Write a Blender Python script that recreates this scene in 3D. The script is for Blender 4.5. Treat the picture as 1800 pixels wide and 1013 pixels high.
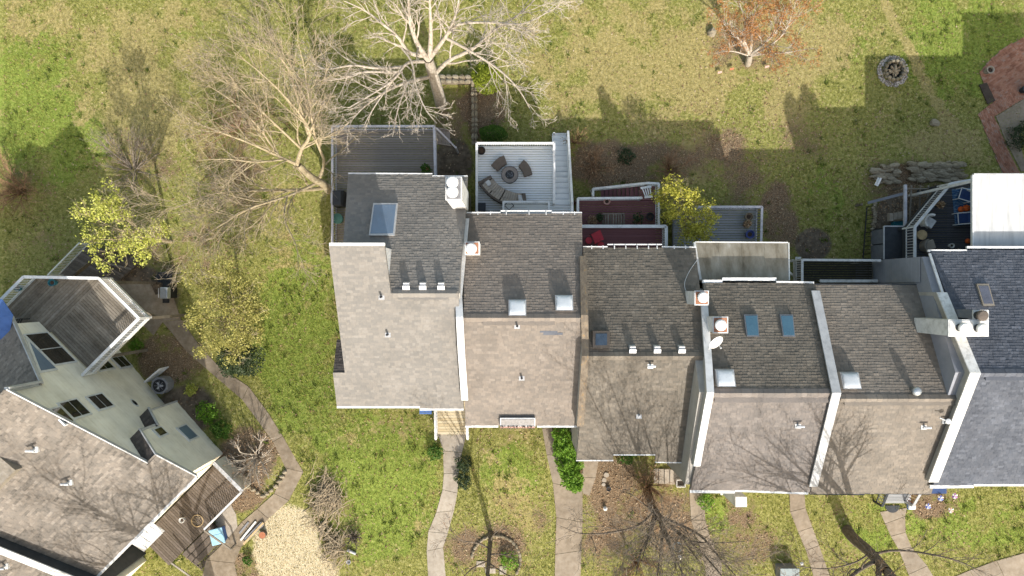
import bpy, math, random
import numpy as np
from mathutils import Vector, Matrix
for o in list(bpy.data.objects): bpy.data.objects.remove(o)
SC = bpy.context.scene
COL = SC.collection
R = math.radians
# ------------------------------------------------------------------ camera, sky, sun
H, F, CX, CY = 41.0, 1239.0, 900.0, 506.5      # drone height (m), focal length and centre in photo pixels
cam = bpy.data.cameras.new('camera'); cam.sensor_width = 36; cam.lens = F/1800*36
cam.clip_start = .5; cam.clip_end = 2000
co = bpy.data.objects.new('camera', cam); COL.objects.link(co); co.location = (0, 0, H); SC.camera = co
SUN_EL, SUN_AZ = R(37), R(16)                  # shadows run up and a little to the left
wd = bpy.data.worlds.new('World'); SC.world = wd; wd.use_nodes = True
wn = wd.node_tree; sky = wn.nodes.new('ShaderNodeTexSky'); sky.sky_type = 'NISHITA'; sky.sun_disc = False
sky.sun_elevation = SUN_EL; sky.sun_rotation = math.pi-SUN_AZ; sky.altitude = 150; sky.dust_density = 5; sky.air_density = 2.0; sky.ozone_density = .8
wn.links.new(sky.outputs[0], wn.nodes['Background'].inputs[0]); wn.nodes['Background'].inputs[1].default_value = .122
sl = bpy.data.lights.new('sun', 'SUN'); sl.energy = 3.15; sl.angle = R(.55); sl.color = (1, .965, .91)
so = bpy.data.objects.new('sun', sl); COL.objects.link(so)
LD = Vector((-math.sin(SUN_AZ)*math.cos(SUN_EL), math.cos(SUN_AZ)*math.cos(SUN_EL), -math.sin(SUN_EL)))
so.rotation_euler = LD.to_track_quat('-Z', 'Y').to_euler(); so.location = (15, -50, 60)
SC.view_settings.view_transform = 'Standard'; SC.view_settings.look = 'None'
SC.view_settings.exposure = 0.95; SC.view_settings.gamma = 1
SC.render.engine = 'CYCLES'
rng = np.random.default_rng(7); random.seed(7)

# ------------------------------------------------------------------ coordinates
def W(px, py, z=0.):
    k = (H-z)/F
    return Vector(((px-CX)*k, (CY-py)*k, z))
def smooth(t): t = np.clip(t, 0, 1); return t*t*(3-2*t)
def G(x, y): return -2*smooth((np.asarray(y)+11)/12)
def WG(px, py, dz=0.):
    z = 0.
    for _ in range(8): p = W(px, py, z); z = float(G(p.x, p.y))
    return W(px, py, z+dz)
def RP(px, py, n, p0):                         # pixel ray meets a plane
    n = Vector(n); r = Vector((px-CX, CY-py, -F)); o = Vector((0, 0, H))
    return o+r*((Vector(p0)-o).dot(n)/r.dot(n))

# ------------------------------------------------------------------ materials
def sock(n, *names):
    for k in names:
        if k in n.inputs: return n.inputs[k]
MATS = {}
def M(name, cols, sc=3., rough=.85, rnd=None, rw=.6, bump=0., bsc=60., stretch=(1, 1, 1), metal=0., spec=.3, trans=0., con=(.3, .7), big=0., bigsc=.5):
    m = bpy.data.materials.new(name); m.use_nodes = True; t = m.node_tree; N = t.nodes; L = t.links
    b = N['Principled BSDF']; b.inputs['Roughness'].default_value = rough; b.inputs['Metallic'].default_value = metal
    sock(b, 'Specular IOR Level', 'Specular').default_value = spec
    g = N.new('ShaderNodeNewGeometry'); mp = N.new('ShaderNodeMapping'); mp.inputs['Scale'].default_value = stretch
    L.new(g.outputs['Position'], mp.inputs[0])
    no = N.new('ShaderNodeTexNoise'); no.inputs['Scale'].default_value = sc; no.inputs['Detail'].default_value = 8; no.inputs['Roughness'].default_value = .65
    L.new(mp.outputs[0], no.inputs['Vector'])
    mr = N.new('ShaderNodeMapRange'); mr.inputs[1].default_value = con[0]; mr.inputs[2].default_value = con[1]
    L.new(no.outputs['Fac'], mr.inputs[0]); fac = mr.outputs[0]
    if rnd:
        src = g.outputs['Random Per Island'] if rnd == 'island' else N.new('ShaderNodeObjectInfo').outputs['Random']
        mx = N.new('ShaderNodeMix'); mx.inputs[0].default_value = rw
        L.new(fac, mx.inputs[2]); L.new(src, mx.inputs[3]); fac = mx.outputs[0]
    cr = N.new('ShaderNodeValToRGB'); e = cr.color_ramp.elements
    for i, c in enumerate(cols):
        p = i/(len(cols)-1) if len(cols) > 1 else 0
        el = e[i] if i < 2 else e.new(p)
        el.position = p; el.color = (*c, 1)
    if len(cols) == 1: e[1].color = (*cols[0], 1)
    L.new(fac, cr.inputs[0]); col = cr.outputs[0]
    if big:
        n2 = N.new('ShaderNodeTexNoise'); n2.inputs['Scale'].default_value = bigsc; n2.inputs['Detail'].default_value = 4
        L.new(g.outputs['Position'], n2.inputs['Vector'])
        m2 = N.new('ShaderNodeMapRange'); m2.inputs[1].default_value = .3; m2.inputs[2].default_value = .7; m2.inputs[3].default_value = 1-big; m2.inputs[4].default_value = 1+big*.5
        L.new(n2.outputs['Fac'], m2.inputs[0])
        vm = N.new('ShaderNodeVectorMath'); vm.operation = 'SCALE'; L.new(col, vm.inputs[0]); L.new(m2.outputs[0], vm.inputs['Scale']); col = vm.outputs[0]
    L.new(col, b.inputs['Base Color'])
    if bump:
        n3 = N.new('ShaderNodeTexNoise'); n3.inputs['Scale'].default_value = bsc; n3.inputs['Detail'].default_value = 5
        L.new(mp.outputs[0], n3.inputs['Vector'])
        bp = N.new('ShaderNodeBump'); bp.inputs['Strength'].default_value = bump; bp.inputs['Distance'].default_value = .02
        L.new(n3.outputs['Fac'], bp.inputs['Height']); L.new(bp.outputs[0], b.inputs['Normal'])
    if trans:
        tr = N.new('ShaderNodeBsdfTranslucent'); ms = N.new('ShaderNodeMixShader'); ms.inputs[0].default_value = trans
        L.new(col, tr.inputs[0]); L.new(b.outputs[0], ms.inputs[1]); L.new(tr.outputs[0], ms.inputs[2])
        L.new(ms.outputs[0], N['Material Output'].inputs[0])
    MATS[name] = m
    return m
def sc3(c, k): return tuple(x*k for x in c)
def shingle_mat(name, c, var=.35, big=.2):
    return M(name, [sc3(c, 1-var*1.3), sc3(c, .88), (c[0]*1.03, c[1], c[2]*.97), sc3(c, 1+var*1.1)], sc=9, rough=.95, rnd='island', rw=.62, bump=.25, bsc=90, spec=.1, big=big, bigsc=.7)
m_r1 = shingle_mat('shingle_light_grey', (.225, .212, .195), .15, .08)
m_r2 = shingle_mat('shingle_warm_grey', (.217, .19, .165), .17, .12)
m_r3 = shingle_mat('shingle_olive_grey', (.168, .149, .124), .3, .18)
m_r4 = shingle_mat('shingle_rose_grey', (.195, .176, .163), .2, .12)
m_r5 = shingle_mat('shingle_taupe', (.206, .183, .157), .2, .15)
m_r6 = shingle_mat('shingle_slate', (.105, .115, .138), .35, .2)
m_rl = shingle_mat('shingle_tan_mottled', (.205, .182, .158), .42, .2)
m_rd = shingle_mat('shingle_painted_shade', (.10, .088, .08), .4, .15)  # dark tone stands in for shade on slopes turned from the sun
m_whitec = M('chimney_white', [(.5, .5, .49), (.62, .62, .61), (.68, .68, .67)], sc=2.5, rough=.7, big=.12, bigsc=1.5)
m_white = M('white_paint', [(.5, .5, .49), (.66, .66, .655), (.72, .72, .715)], sc=2.5, rough=.6, bump=.1, big=.08, bigsc=1.5)
m_whited = M('weathered_white', [(.45, .44, .41), (.66, .65, .62), (.74, .73, .71)], sc=4, rough=.75, bump=.15, big=.15, bigsc=1.2)
m_cap = M('cap_metal', [(.36, .36, .365), (.46, .46, .465), (.53, .53, .53)], sc=3, rough=.5, big=.15)
m_lav = M('rail_lavender_grey', [(.36, .35, .38), (.48, .47, .5), (.55, .54, .57)], sc=4, rough=.75, big=.15)
m_stucco = M('party_wall_stucco', [(.33, .31, .27), (.42, .40, .36)], sc=2, rough=.95, bump=.2, big=.15)
m_rust = M('rusty_wood_cap', [(.1, .078, .056), (.15, .12, .09), (.19, .155, .115), (.3, .18, .07)], sc=3, rough=.9, bump=.3, stretch=(2, .6, 2))
m_copper = M('copper_pan', [(.22, .09, .05), (.36, .17, .10), (.42, .24, .15)], sc=7, rough=.55, metal=.2)
m_glass = M('skylight_glass', [(.13, .18, .25), (.17, .23, .31)], sc=1.2, rough=.08, spec=.8)
m_glassb = M('skylight_blue_glass', [(.05, .12, .175), (.07, .155, .215)], sc=1.2, rough=.1, spec=.8)
m_dome = M('acrylic_dome', [(.62, .64, .66), (.74, .76, .78)], sc=2.5, rough=.3, spec=.5, big=.1)
m_winglass = M('window_glass', [(.012, .013, .013), (.03, .03, .028)], sc=1, rough=.04, spec=.9)
m_black = M('black_plastic', [(.012, .012, .013), (.03, .03, .032)], sc=6, rough=.6)
m_dark = M('charcoal_panel', [(.03, .034, .04), (.05, .055, .062)], sc=3, rough=.75, big=.15)
m_grey = M('grey_panel', [(.14, .15, .17), (.2, .21, .235)], sc=3, rough=.75, big=.15)
m_greysid = M('grey_siding', [(.22, .23, .26), (.29, .30, .33)], sc=3, rough=.8, rnd='island', rw=.4, big=.1)
m_sid = M('pale_green_siding', [(.7, .64, .51), (.82, .76, .63), (.86, .81, .69)], sc=2, rough=.8, rnd='island', rw=.35, big=.14, bigsc=.8)
m_wall = M('house_wall', [(.30, .28, .25), (.38, .36, .33)], sc=2, rough=.9, bump=.2)
def board_mat(name, cols, st=(.6, 9, 9), **k): return M(name, cols, sc=2.2, rough=.85, rnd='object', rw=.55, stretch=st, bump=.25, bsc=14, spec=.2, **k)
m_b1 = board_mat('deck_board_grey_brown', [(.19, .16, .145), (.26, .225, .2), (.31, .275, .245)])
m_bw = board_mat('deck_board_white', [(.66, .68, .69), (.76, .78, .79), (.8, .82, .83)])
m_bm = board_mat('deck_board_maroon', [(.15, .065, .07), (.2, .088, .093), (.24, .115, .12)])
m_bg = board_mat('deck_board_grey', [(.22, .225, .23), (.28, .285, .29), (.33, .335, .34)])
m_bk = board_mat('deck_board_mossy', [(.022, .02, .015), (.035, .033, .024), (.05, .046, .035)])
m_bc = board_mat('deck_board_charcoal', [(.045, .045, .052), (.065, .065, .073), (.085, .085, .094)])
m_bl = board_mat('deck_board_weathered', [(.11, .092, .068), (.175, .148, .115), (.235, .205, .165), (.31, .28, .24)], st=(3, 3, 3), big=.3, bigsc=1)
m_by = board_mat('deck_board_ochre', [(.36, .28, .16), (.47, .40, .27), (.52, .46, .36)])
m_bp = board_mat('porch_board_brown', [(.07, .055, .042), (.11, .088, .068), (.17, .14, .12)], st=(3, 3, 3))
m_conc = M('concrete', [(.19, .15, .105), (.265, .215, .16), (.33, .28, .22)], sc=3.5, rough=.95, bump=.25, bsc=30, rnd='object', rw=.3, big=.22, bigsc=.6)
m_concw = M('concrete_worn', [(.16, .125, .085), (.24, .19, .135), (.31, .26, .2)], sc=3.5, rough=.95, bump=.3, bsc=30, rnd='object', rw=.25, big=.3, bigsc=.6)
m_concl = M('concrete_light', [(.24, .2, .155), (.33, .285, .23), (.4, .355, .295)], sc=4, rough=.95, bump=.25, bsc=30, rnd='object', rw=.3, big=.15)
m_mem = M('flat_roof_membrane', [(.12, .1, .07), (.21, .185, .14), (.28, .255, .205), (.4, .38, .34)], sc=1.1, rough=.9, stretch=(1.2, .35, 1), bump=.15, con=(.35, .72))
m_memw = M('flat_roof_white', [(.38, .38, .375), (.52, .52, .51), (.58, .58, .57)], sc=1.4, rough=.8, stretch=(2.6, .3, 1), big=.08)
m_stone = M('field_stone', [(.11, .09, .06), (.2, .165, .11), (.27, .23, .165), (.32, .28, .21)], sc=6, rough=.95, rnd='object', rw=.5, bump=.5, bsc=20)
m_stonei = M('stone_chips', [(.12, .1, .09), (.26, .23, .2), (.42, .39, .36), (.55, .52, .48)], sc=8, rough=.95, rnd='island', rw=.7, bump=.4, bsc=20)
m_brick = M('patio_brick', [(.19, .085, .055), (.31, .14, .088), (.38, .2, .135), (.29, .22, .185)], sc=3, rough=.95, rnd='island', rw=.62, bump=.3, big=.25, bigsc=.7)
m_bark = M('bark_pale', [(.22, .18, .14), (.38, .33, .27), (.5, .45, .39)], sc=9, rough=.95, stretch=(1, 1, .4), bump=.3)
m_barkb = M('bark_tan', [(.2, .15, .09), (.33, .27, .17), (.43, .37, .26)], sc=9, rough=.95, stretch=(1, 1, .4), bump=.3)
m_barkd = M('bark_dark', [(.07, .055, .042), (.13, .105, .082), (.21, .175, .14)], sc=9, rough=.95, stretch=(1, 1, .4), bump=.4)
m_twig = M('twigs_grey', [(.17, .135, .1), (.32, .265, .21)], sc=6, rough=.95)
m_twigr = M('twigs_red_brown', [(.17, .1, .06), (.32, .2, .11)], sc=6, rough=.95)
m_log = M('cut_log', [(.13, .1, .07), (.3, .24, .16), (.45, .37, .26)], sc=7, rough=.95, rnd='object', rw=.6, bump=.3)
def leaf_mat(name, cols): return M(name, cols, sc=1.5, rough=.6, rnd='island', rw=.7, trans=.32, spec=.25)
m_lyel = leaf_mat('leaf_yellow_green', [(.22, .24, .03), (.44, .46, .09), (.62, .62, .2)])
m_loli = leaf_mat('leaf_olive_gold', [(.15, .145, .035), (.32, .3, .08), (.52, .48, .18)])
m_lbri = leaf_mat('leaf_bright_yellow', [(.2, .2, .03), (.45, .43, .06), (.66, .6, .13)])
m_lgre = leaf_mat('leaf_bright_green', [(.06, .14, .012), (.14, .27, .025), (.24, .4, .05)])
m_lbox = leaf_mat('leaf_boxwood', [(.03, .075, .01), (.06, .13, .015), (.1, .19, .03)])
m_lcon = leaf_mat('leaf_conifer_lime', [(.1, .13, .01), (.2, .24, .02), (.3, .34, .04)])
m_lhol = leaf_mat('leaf_dark_holly', [(.015, .03, .012), (.035, .06, .022), (.12, .14, .08)])
m_lred = leaf_mat('leaf_red_bud', [(.25, .1, .04), (.4, .18, .06), (.45, .28, .1)])
m_lbro = leaf_mat('dead_leaf', [(.12, .07, .04), (.26, .16, .09), (.4, .28, .17), (.6, .5, .36)])
m_bladeg = M('grass_blade', [(.085, .105, .02), (.19, .215, .036), (.31, .31, .078), (.5, .45, .2)], sc=1.3, rough=.6, rnd='island', rw=.38, trans=.32, spec=.2, con=(.28, .72))
m_blades = leaf_mat('straw_blade', [(.2, .165, .07), (.32, .27, .135), (.42, .37, .21)])
def plain(name, c, rough=.6, v=.2, **k): return M(name, [sc3(c, 1-v), c, sc3(c, 1+v*.6)], sc=5, rough=rough, **k)
m_wicker = plain('taupe_wicker', (.14, .115, .095), .8, .4, bump=.4); m_cush = plain('taupe_cushion', (.36, .31, .255), .9)
m_cushd = plain('dark_taupe_cover', (.12, .097, .08), .85); m_red = plain('red_paint', (.45, .03, .045), .5); m_pink = plain('pink_clay', (.5, .3, .25), .8)
m_terra = plain('terracotta', (.36, .14, .07), .8); m_blue = plain('blue_glaze', (.03, .05, .2), .3); m_teal = plain('teal_glaze', (.02, .12, .15), .4)
m_bluec = plain('blue_canvas', (.07, .14, .34), .8); m_sky = plain('pale_blue_plastic', (.3, .5, .62), .5); m_navy = plain('navy_paint', (.03, .06, .16), .6)
m_orange = plain('pumpkin_orange', (.6, .11, .02), .6); m_wood = plain('sawn_wood', (.45, .33, .18), .85, .3, bump=.3); m_soil = plain('potting_soil', (.05, .035, .025), .95)
m_acgrey = plain('ac_grey', (.2, .2, .21), .6); m_stainless = plain('brushed_steel', (.45, .47, .49), .35, .15, metal=.6); m_brown = plain('brown_glass', (.16, .12, .07), .2)
m_rug = M('blue_rug', [(.02, .05, .12), (.04, .12, .25), (.2, .28, .34)], sc=4, rough=.95, stretch=(1, 5, 1), con=(.4, .6)); m_green = plain('green_paint', (.08, .2, .16), .6)
m_purple = plain('purple_foil', (.3, .1, .35), .5); m_mulch = plain('dark_mulch', (.06, .045, .035), .95, .4)

# ------------------------------------------------------------------ object helpers
WL = {}
def link(o): COL.objects.link(o); return o
def tagp(o, label=None, cat=None, group=None, kind=None):
    if label: o['label'] = label
    if cat: o['category'] = cat
    if group: o['group'] = group
    if kind: o['kind'] = kind
    return o
def thing(name, label, cat, loc, group=None):
    o = link(bpy.data.objects.new(name, None)); o.empty_display_size = .2; o.location = loc; WL[o.name] = Vector(loc)
    return tagp(o, label, cat, group)
def place(o, parent, loc):
    if parent is not None:
        o.parent = parent; o.location = Vector(loc)-WL[parent.name]
    else: o.location = loc
class MB:
    def __init__(s): s.v = []; s.f = []
    def add(s, vs, fs):
        n = len(s.v); s.v += [tuple(p) for p in vs]; s.f += [tuple(i+n for i in f) for f in fs]; return s
    def prism(s, bot, top):
        n = len(bot); return s.add(list(bot)+list(top), [tuple(range(n))[::-1], tuple(range(n, 2*n))]+[(i, (i+1) % n, n+(i+1) % n, n+i) for i in range(n)])
    def slab(s, pts, z0, z1): return s.prism([(p[0], p[1], z0) for p in pts], [(p[0], p[1], z1) for p in pts])
    def box(s, a, b): return s.slab([(a[0], a[1]), (b[0], a[1]), (b[0], b[1]), (a[0], b[1])], a[2], b[2])
    def lathe(s, c, prof, n=20, cap=True):
        c = Vector(c); vs = []; fs = []
        for r, z in prof:
            for i in range(n): a = 2*math.pi*i/n; vs.append((c.x+r*math.cos(a), c.y+r*math.sin(a), c.z+z))
        for j in range(len(prof)-1):
            for i in range(n): fs.append((j*n+i, j*n+(i+1) % n, (j+1)*n+(i+1) % n, (j+1)*n+i))
        if cap: fs += [tuple(range(n))[::-1], tuple(range((len(prof)-1)*n, len(prof)*n))]
        return s.add(vs, fs)
    def tube(s, pts, r, n=8):
        P = np.array([tuple(p) for p in pts], float); rr = np.full(len(P), r) if np.isscalar(r) else np.array(r, float)
        V, Fa = tubes([(P, rr)], n); return s.add(V.tolist(), Fa.tolist())
def np_mesh(name, V, Fa, mat, smooth_=False):
    me = bpy.data.meshes.new(name); V = np.asarray(V, np.float32); Fa = np.asarray(Fa, np.int32); k = Fa.shape[1]
    me.vertices.add(len(V)); me.vertices.foreach_set('co', V.ravel())
    me.loops.add(Fa.size); me.loops.foreach_set('vertex_index', Fa.ravel())
    me.polygons.add(len(Fa)); me.polygons.foreach_set('loop_start', np.arange(0, Fa.size, k, dtype=np.int32))
    me.polygons.foreach_set('use_smooth', np.full(len(Fa), bool(smooth_)))
    me.update(calc_edges=True); me.materials.append(mat); return me
def ob(name, mb, mat, parent=None, label=None, cat=None, group=None, kind=None, smooth_=False, org=None, bevel=0):
    if isinstance(mb, MB):
        if org is None: org = WL[parent.name] if parent is not None else Vector(mb.v[0])
        me = bpy.data.meshes.new(name); me.from_pydata([tuple(Vector(p)-org) for p in mb.v], [], mb.f); me.materials.append(mat)
        if smooth_:
            for p in me.polygons: p.use_smooth = True
    else:
        V, Fa = mb
        if org is None: org = WL[parent.name] if parent is not None else Vector(V[0])
        me = np_mesh(name, np.asarray(V)-np.array(org), Fa, mat, smooth_)
    o = link(bpy.data.objects.new(name, me)); place(o, parent, org); WL[o.name] = Vector(org)
    if bevel:
        b = o.modifiers.new('bevel', 'BEVEL'); b.width = bevel; b.segments = 2; b.limit_method = 'ANGLE'
    return tagp(o, label, cat, group, kind)
UB = {}
def unit_box(mat):
    if mat.name not in UB:
        v = [(x, y, z) for z in (-.5, .5) for x, y in ((-.5, -.5), (.5, -.5), (.5, .5), (-.5, .5))]
        me = bpy.data.meshes.new('plank_'+mat.name); me.from_pydata(v, [], [(3, 2, 1, 0), (4, 5, 6, 7), (0, 1, 5, 4), (1, 2, 6, 5), (2, 3, 7, 6), (3, 0, 4, 7)]); me.materials.append(mat); UB[mat.name] = me
    return UB[mat.name]
def bar(name, p0, p1, w, h, mat, parent, mesh=None):   # a straight piece from p0 to p1: w across, h high
    p0 = Vector(p0); p1 = Vector(p1); d = p1-p0; L = d.length
    x = d/L; y = Vector((0, 0, 1)).cross(x)
    if y.length < 1e-4: y = Vector((0, 1, 0))
    y.normalize(); z = x.cross(y)
    o = link(bpy.data.objects.new(name, mesh or unit_box(mat))); o.parent = parent
    m = Matrix((x*L, y*w, z*h)).transposed().to_4x4(); m.translation = (p0+p1)/2-WL[parent.name]
    o.matrix_local = m; WL[o.name] = (p0+p1)/2
    return o
def boxp(name, px0, py0, px1, py1, zt, zb, mat, parent, **k):   # upright box whose top face fills a pixel rectangle
    a = W(px0, py1, zt); b = W(px1, py0, zt)
    return ob(name, MB().box((a.x, a.y, zb), (b.x, b.y, zt)), mat, parent, **k)
def bars(name, p0, p1, w, h, mat, parent): return bar(name, p0, p1, w, h, mat, parent)
def scan(poly, y):                                     # x intervals of polygon at height y
    xs = []
    for (x0, y0), (x1, y1) in zip(poly, poly[1:]+poly[:1]):
        if (y0 > y) != (y1 > y): xs.append(x0+(y-y0)*(x1-x0)/(y1-y0))
    xs.sort(); return list(zip(xs[::2], xs[1::2]))
def boards(poly, z, ang, mat, parent, w=.14, gap=.014, th=.035, name='deck_board'):
    c, s = math.cos(ang), math.sin(ang); Q = [(p[0]*c+p[1]*s, -p[0]*s+p[1]*c) for p in poly]
    y = min(q[1] for q in Q)+w/2; ymax = max(q[1] for q in Q)
    while y < ymax:
        for a, b in scan(Q, y):
            if b-a > .05: bar(name, (a*c-y*s, a*s+y*c, z-th/2), (b*c-y*s, b*s+y*c, z-th/2), w-gap, th, mat, parent)
        y += w
def railing(pts, zd, parent, mat, h=.95, sp=.13, topw=.13, bal=.035, name='railing', btm=True, posts=True, pw=.1, balmat=None):   # pts: xy (and z of the floor under it)
    P = [Vector((p[0], p[1], p[2] if len(p) > 2 else zd)) for p in pts]; up = Vector((0, 0, h))
    for a, b in zip(P, P[1:]):
        r = bar('top_rail', a+up, b+up, topw, .05, mat, parent)
        if btm: bar('bottom_rail', a+Vector((0, 0, .1)), b+Vector((0, 0, .1)), .05, .05, mat, parent)
        n = max(1, int((b-a).length/sp))
        for i in range(1, n):
            q = a+(b-a)*(i/n); bar('baluster', q+Vector((0, 0, .12)), q+Vector((0, 0, h-.026)), bal, bal, balmat or mat, parent)
    if posts:
        for p in P: bar('post', p-Vector((0, 0, .3)), p+Vector((0, 0, h-.027)), pw, pw, mat, parent)
def rows(poly, e, s, n, exposure, tab, th, jit=0., seed=1):
    """courses of overlapping pieces on a plane: e along the course, s up the slope, n outwards"""
    r = np.random.default_rng(seed); e = Vector(e).normalized(); s = Vector(s).normalized(); n = Vector(n).normalized(); o = Vector(poly[0])
    Q = [((Vector(p)-o).dot(e), (Vector(p)-o).dot(s)) for p in poly]; V = []; Fa = []
    y0 = min(q[1] for q in Q); y1 = max(q[1] for q in Q); y = y0
    E3, S3, N3, O3 = map(np.array, (e, s, n, o))
    while y < y1-.01:
        top = min(y+exposure*1.04, y1)
        for a, b in scan(Q, (y+min(y+exposure, y1))/2):
            x = a-(r.random()*tab if tab else 0)
            while x < b-1e-3:
                w = (r.uniform(.55, 1.35)*tab) if tab else b-a
                xa, xb = max(x, a), min(x+w, b)
                if xb-xa > .01:
                    t = th*(1+jit*r.uniform(-1, 1)); g = .004 if tab else 0; k = len(V); dy = r.uniform(-.012, .006)*(jit > 0)
                    for xx, yy, hh in ((xa+g, y+dy, 0.), (xb-g, y+dy, 0.), (xa+g, y+dy, t), (xb-g, y+dy, t), (xb-g, top, .003), (xa+g, top, .003)):
                        V.append(O3+E3*xx+S3*yy+N3*hh)
                    Fa += [(k, k+1, k+3, k+2), (k+2, k+3, k+4, k+5)]
                x += w
        y += exposure
    Fa = np.array(Fa); return np.array(V), (Fa if e.cross(s).dot(n) > 0 else Fa[:, ::-1])
def tubes(polys, sides):
    """merge polylines into tube quads; polys: list of (pts Nx3, radii N)"""
    Vs = []; Fs = []; off = 0; groups = {}
    for P, r in polys: groups.setdefault(len(P), []).append((P, r))
    ang = np.arange(sides)*2*np.pi/sides; ca, sa = np.cos(ang), np.sin(ang)
    for n, L in groups.items():
        P = np.stack([p for p, _ in L]); r = np.stack([q for _, q in L]); T = np.gradient(P, axis=1); T /= np.linalg.norm(T, axis=2, keepdims=True)+1e-9
        ref = np.where(np.abs(T[:, :1, 2:3]) > .8, np.array([[[1., 0, 0]]]), np.array([[[0, 0, 1.]]])); U = np.cross(T, np.broadcast_to(ref, T.shape)); U /= np.linalg.norm(U, axis=2, keepdims=True)+1e-9
        B = np.cross(T, U); V = P[:, :, None, :]+r[:, :, None, None]*(U[:, :, None, :]*ca[None, None, :, None]+B[:, :, None, :]*sa[None, None, :, None])
        m = len(L); base = off+np.arange(m)[:, None, None]*n*sides; j = np.arange(n-1)[None, :, None]*sides; i = np.arange(sides)[None, None, :]; i2 = (i+1) % sides
        Fs.append(np.stack([base+j+i, base+j+i2, base+j+sides+i2, base+j+sides+i], -1).reshape(-1, 4)); Vs.append(V.reshape(-1, 3)); off += m*n*sides
    return np.concatenate(Vs), np.concatenate(Fs)
def curve(pts, n=12):
    P = np.array([tuple(p) for p in pts], float); P = np.vstack([2*P[0]-P[1], P, 2*P[-1]-P[-2]]); out = []; m = len(P)-3
    for q in np.linspace(0, m-1e-6, n):
        i = int(q); t = q-i; a, b, c, d = P[i:i+4]
        out.append(.5*((2*b)+(c-a)*t+(2*a-5*b+4*c-d)*t*t+(3*b-a-3*c+d)*t**3))
    return np.array(out)
def unit(v): return v/(np.linalg.norm(v)+1e-9)
def sprout(par, per_m, l0, l1, rf, r, spread=(.45, .95), up=.12, t0=.2, minr=.007, npt=5, maxl=3., wob=.16):
    out = []
    for P, Rr in par:
        seg = np.linalg.norm(np.diff(P, axis=0), axis=1); L = seg.sum(); n = int(L*per_m+r.random())
        for _ in range(n):
            t = t0+(1-t0)*r.random()**.8; q = t*(len(P)-1); i = min(int(q), len(P)-2); f = q-i
            p = P[i]*(1-f)+P[i+1]*f; rad = Rr[i]*(1-f)+Rr[i+1]*f; T = unit(P[i+1]-P[i]); a = unit(np.cross(T, r.normal(size=3))); an = r.uniform(*spread)
            d = unit(T*math.cos(an)+a*math.sin(an)+np.array([0, 0, up])); ln = min(maxl, L*r.uniform(l0, l1)*(1.2-.6*t))
            pts = [p]
            for j in range(npt-1):
                d = unit(d+r.normal(size=3)*wob+np.array([0, 0, up*.3])); pts.append(pts[-1]+d*ln/(npt-1))
            r0 = max(minr, rad*rf); out.append((np.array(pts), np.linspace(r0, max(minr*.7, r0*.35), npt)))
    return out
def bare_tree(name, label, base, trunk, limbs, mat, twmat, lv, seed, group=None, leafbud=None, fine=1.):
    """trunk and limbs: lists of (points, r0, r1); lv: list of sprout settings"""
    r = np.random.default_rng(seed); t = thing(name, label, 'tree', base, group)
    mk = lambda L: [(curve(p, 14), np.linspace(a, b, 14)) for p, a, b in L]
    T = mk(trunk); ob('trunk', tubes(T, 10), mat, t, smooth_=True)
    Lm = mk(limbs); 
    if Lm: ob('limbs', tubes(Lm, 7), mat, t, smooth_=True)
    cur = (Lm or T); tw = []
    for i, k in enumerate(lv):
        cur = sprout(cur, r=r, **k); tw.append(cur)
    if tw: ob('branches', tubes(tw[0]+(tw[1] if len(lv) > 2 else []), 5), mat, t)
    fl = tw[2:] if len(lv) > 2 else tw[1:]
    if fl and sum(map(len, fl)): ob('twigs', tubes(sum(fl, []), 3), twmat, t, kind='stuff')
    if leafbud:
        m_, n_, s_ = leafbud; P = np.concatenate([q for q, _ in tw[-1]]); P = P[r.integers(0, len(P), n_)]+r.normal(size=(n_, 3))*.06
        ob('crown', leaf_quads(P, s_, r), m_, t, kind='stuff')
    return t
def leaf_quads(P, size, r, up=.5, asp=.55):
    n = len(P); nrm = r.normal(size=(n, 3)); nrm[:, 2] = np.abs(nrm[:, 2])+up; nrm /= np.linalg.norm(nrm, axis=1, keepdims=True)
    a = np.cross(nrm, r.normal(size=(n, 3))); a /= np.linalg.norm(a, axis=1, keepdims=True)+1e-9; b = np.cross(nrm, a); s = (size*r.uniform(.6, 1.4, n))[:, None]
    V = np.stack([P-a*s, P-b*s*asp, P+a*s, P+b*s*asp], 1).reshape(-1, 3); return V, np.arange(4*n).reshape(n, 4)
def shell(c, rad, n, r, low=-.3, lump=.16, inner=.35):
    d = r.normal(size=(n, 3)); d /= np.linalg.norm(d, axis=1, keepdims=True); d[:, 2] = np.where(d[:, 2] < low, -d[:, 2], d[:, 2])
    ph = r.uniform(0, 6, 6); k = 1+lump*(np.sin(d[:, 0]*5+ph[0])*np.sin(d[:, 1]*5+ph[1])+.7*np.sin(d[:, 2]*7+ph[2]+d[:, 0]*6)); q = 1-inner*r.random(n)**2
    return np.array(c)+d*np.array(rad)*(k*q)[:, None]
def shrub(name, label, c, rad, n, size, mat, cat='shrub', seed=1, group=None, stem=True, lump=.16):
    r = np.random.default_rng(seed); g = Vector((c[0], c[1], float(G(c[0], c[1])))); t = thing(name, label, cat, g, group)
    core = MB(); V = []; 
    ob('crown', leaf_quads(shell(c, rad, n, r, lump=lump), size, r), mat, t)
    if stem:
        st = [(np.array([tuple(g), (c[0]+a*.15, c[1]+b*.15, (g.z+c[2])/2), (c[0]+a*rad[0]*.5, c[1]+b*rad[1]*.5, c[2]+rad[2]*.3)]), np.array([.04, .03, .012])) for a, b in ((1, .2), (-.6, .7), (-.3, -.9), (.5, -.6))]
        st += sprout(st, 7, .3, .6, .6, r, t0=.3)
        ob('stem', tubes(st, 4), m_barkd, t)
    return t

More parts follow.
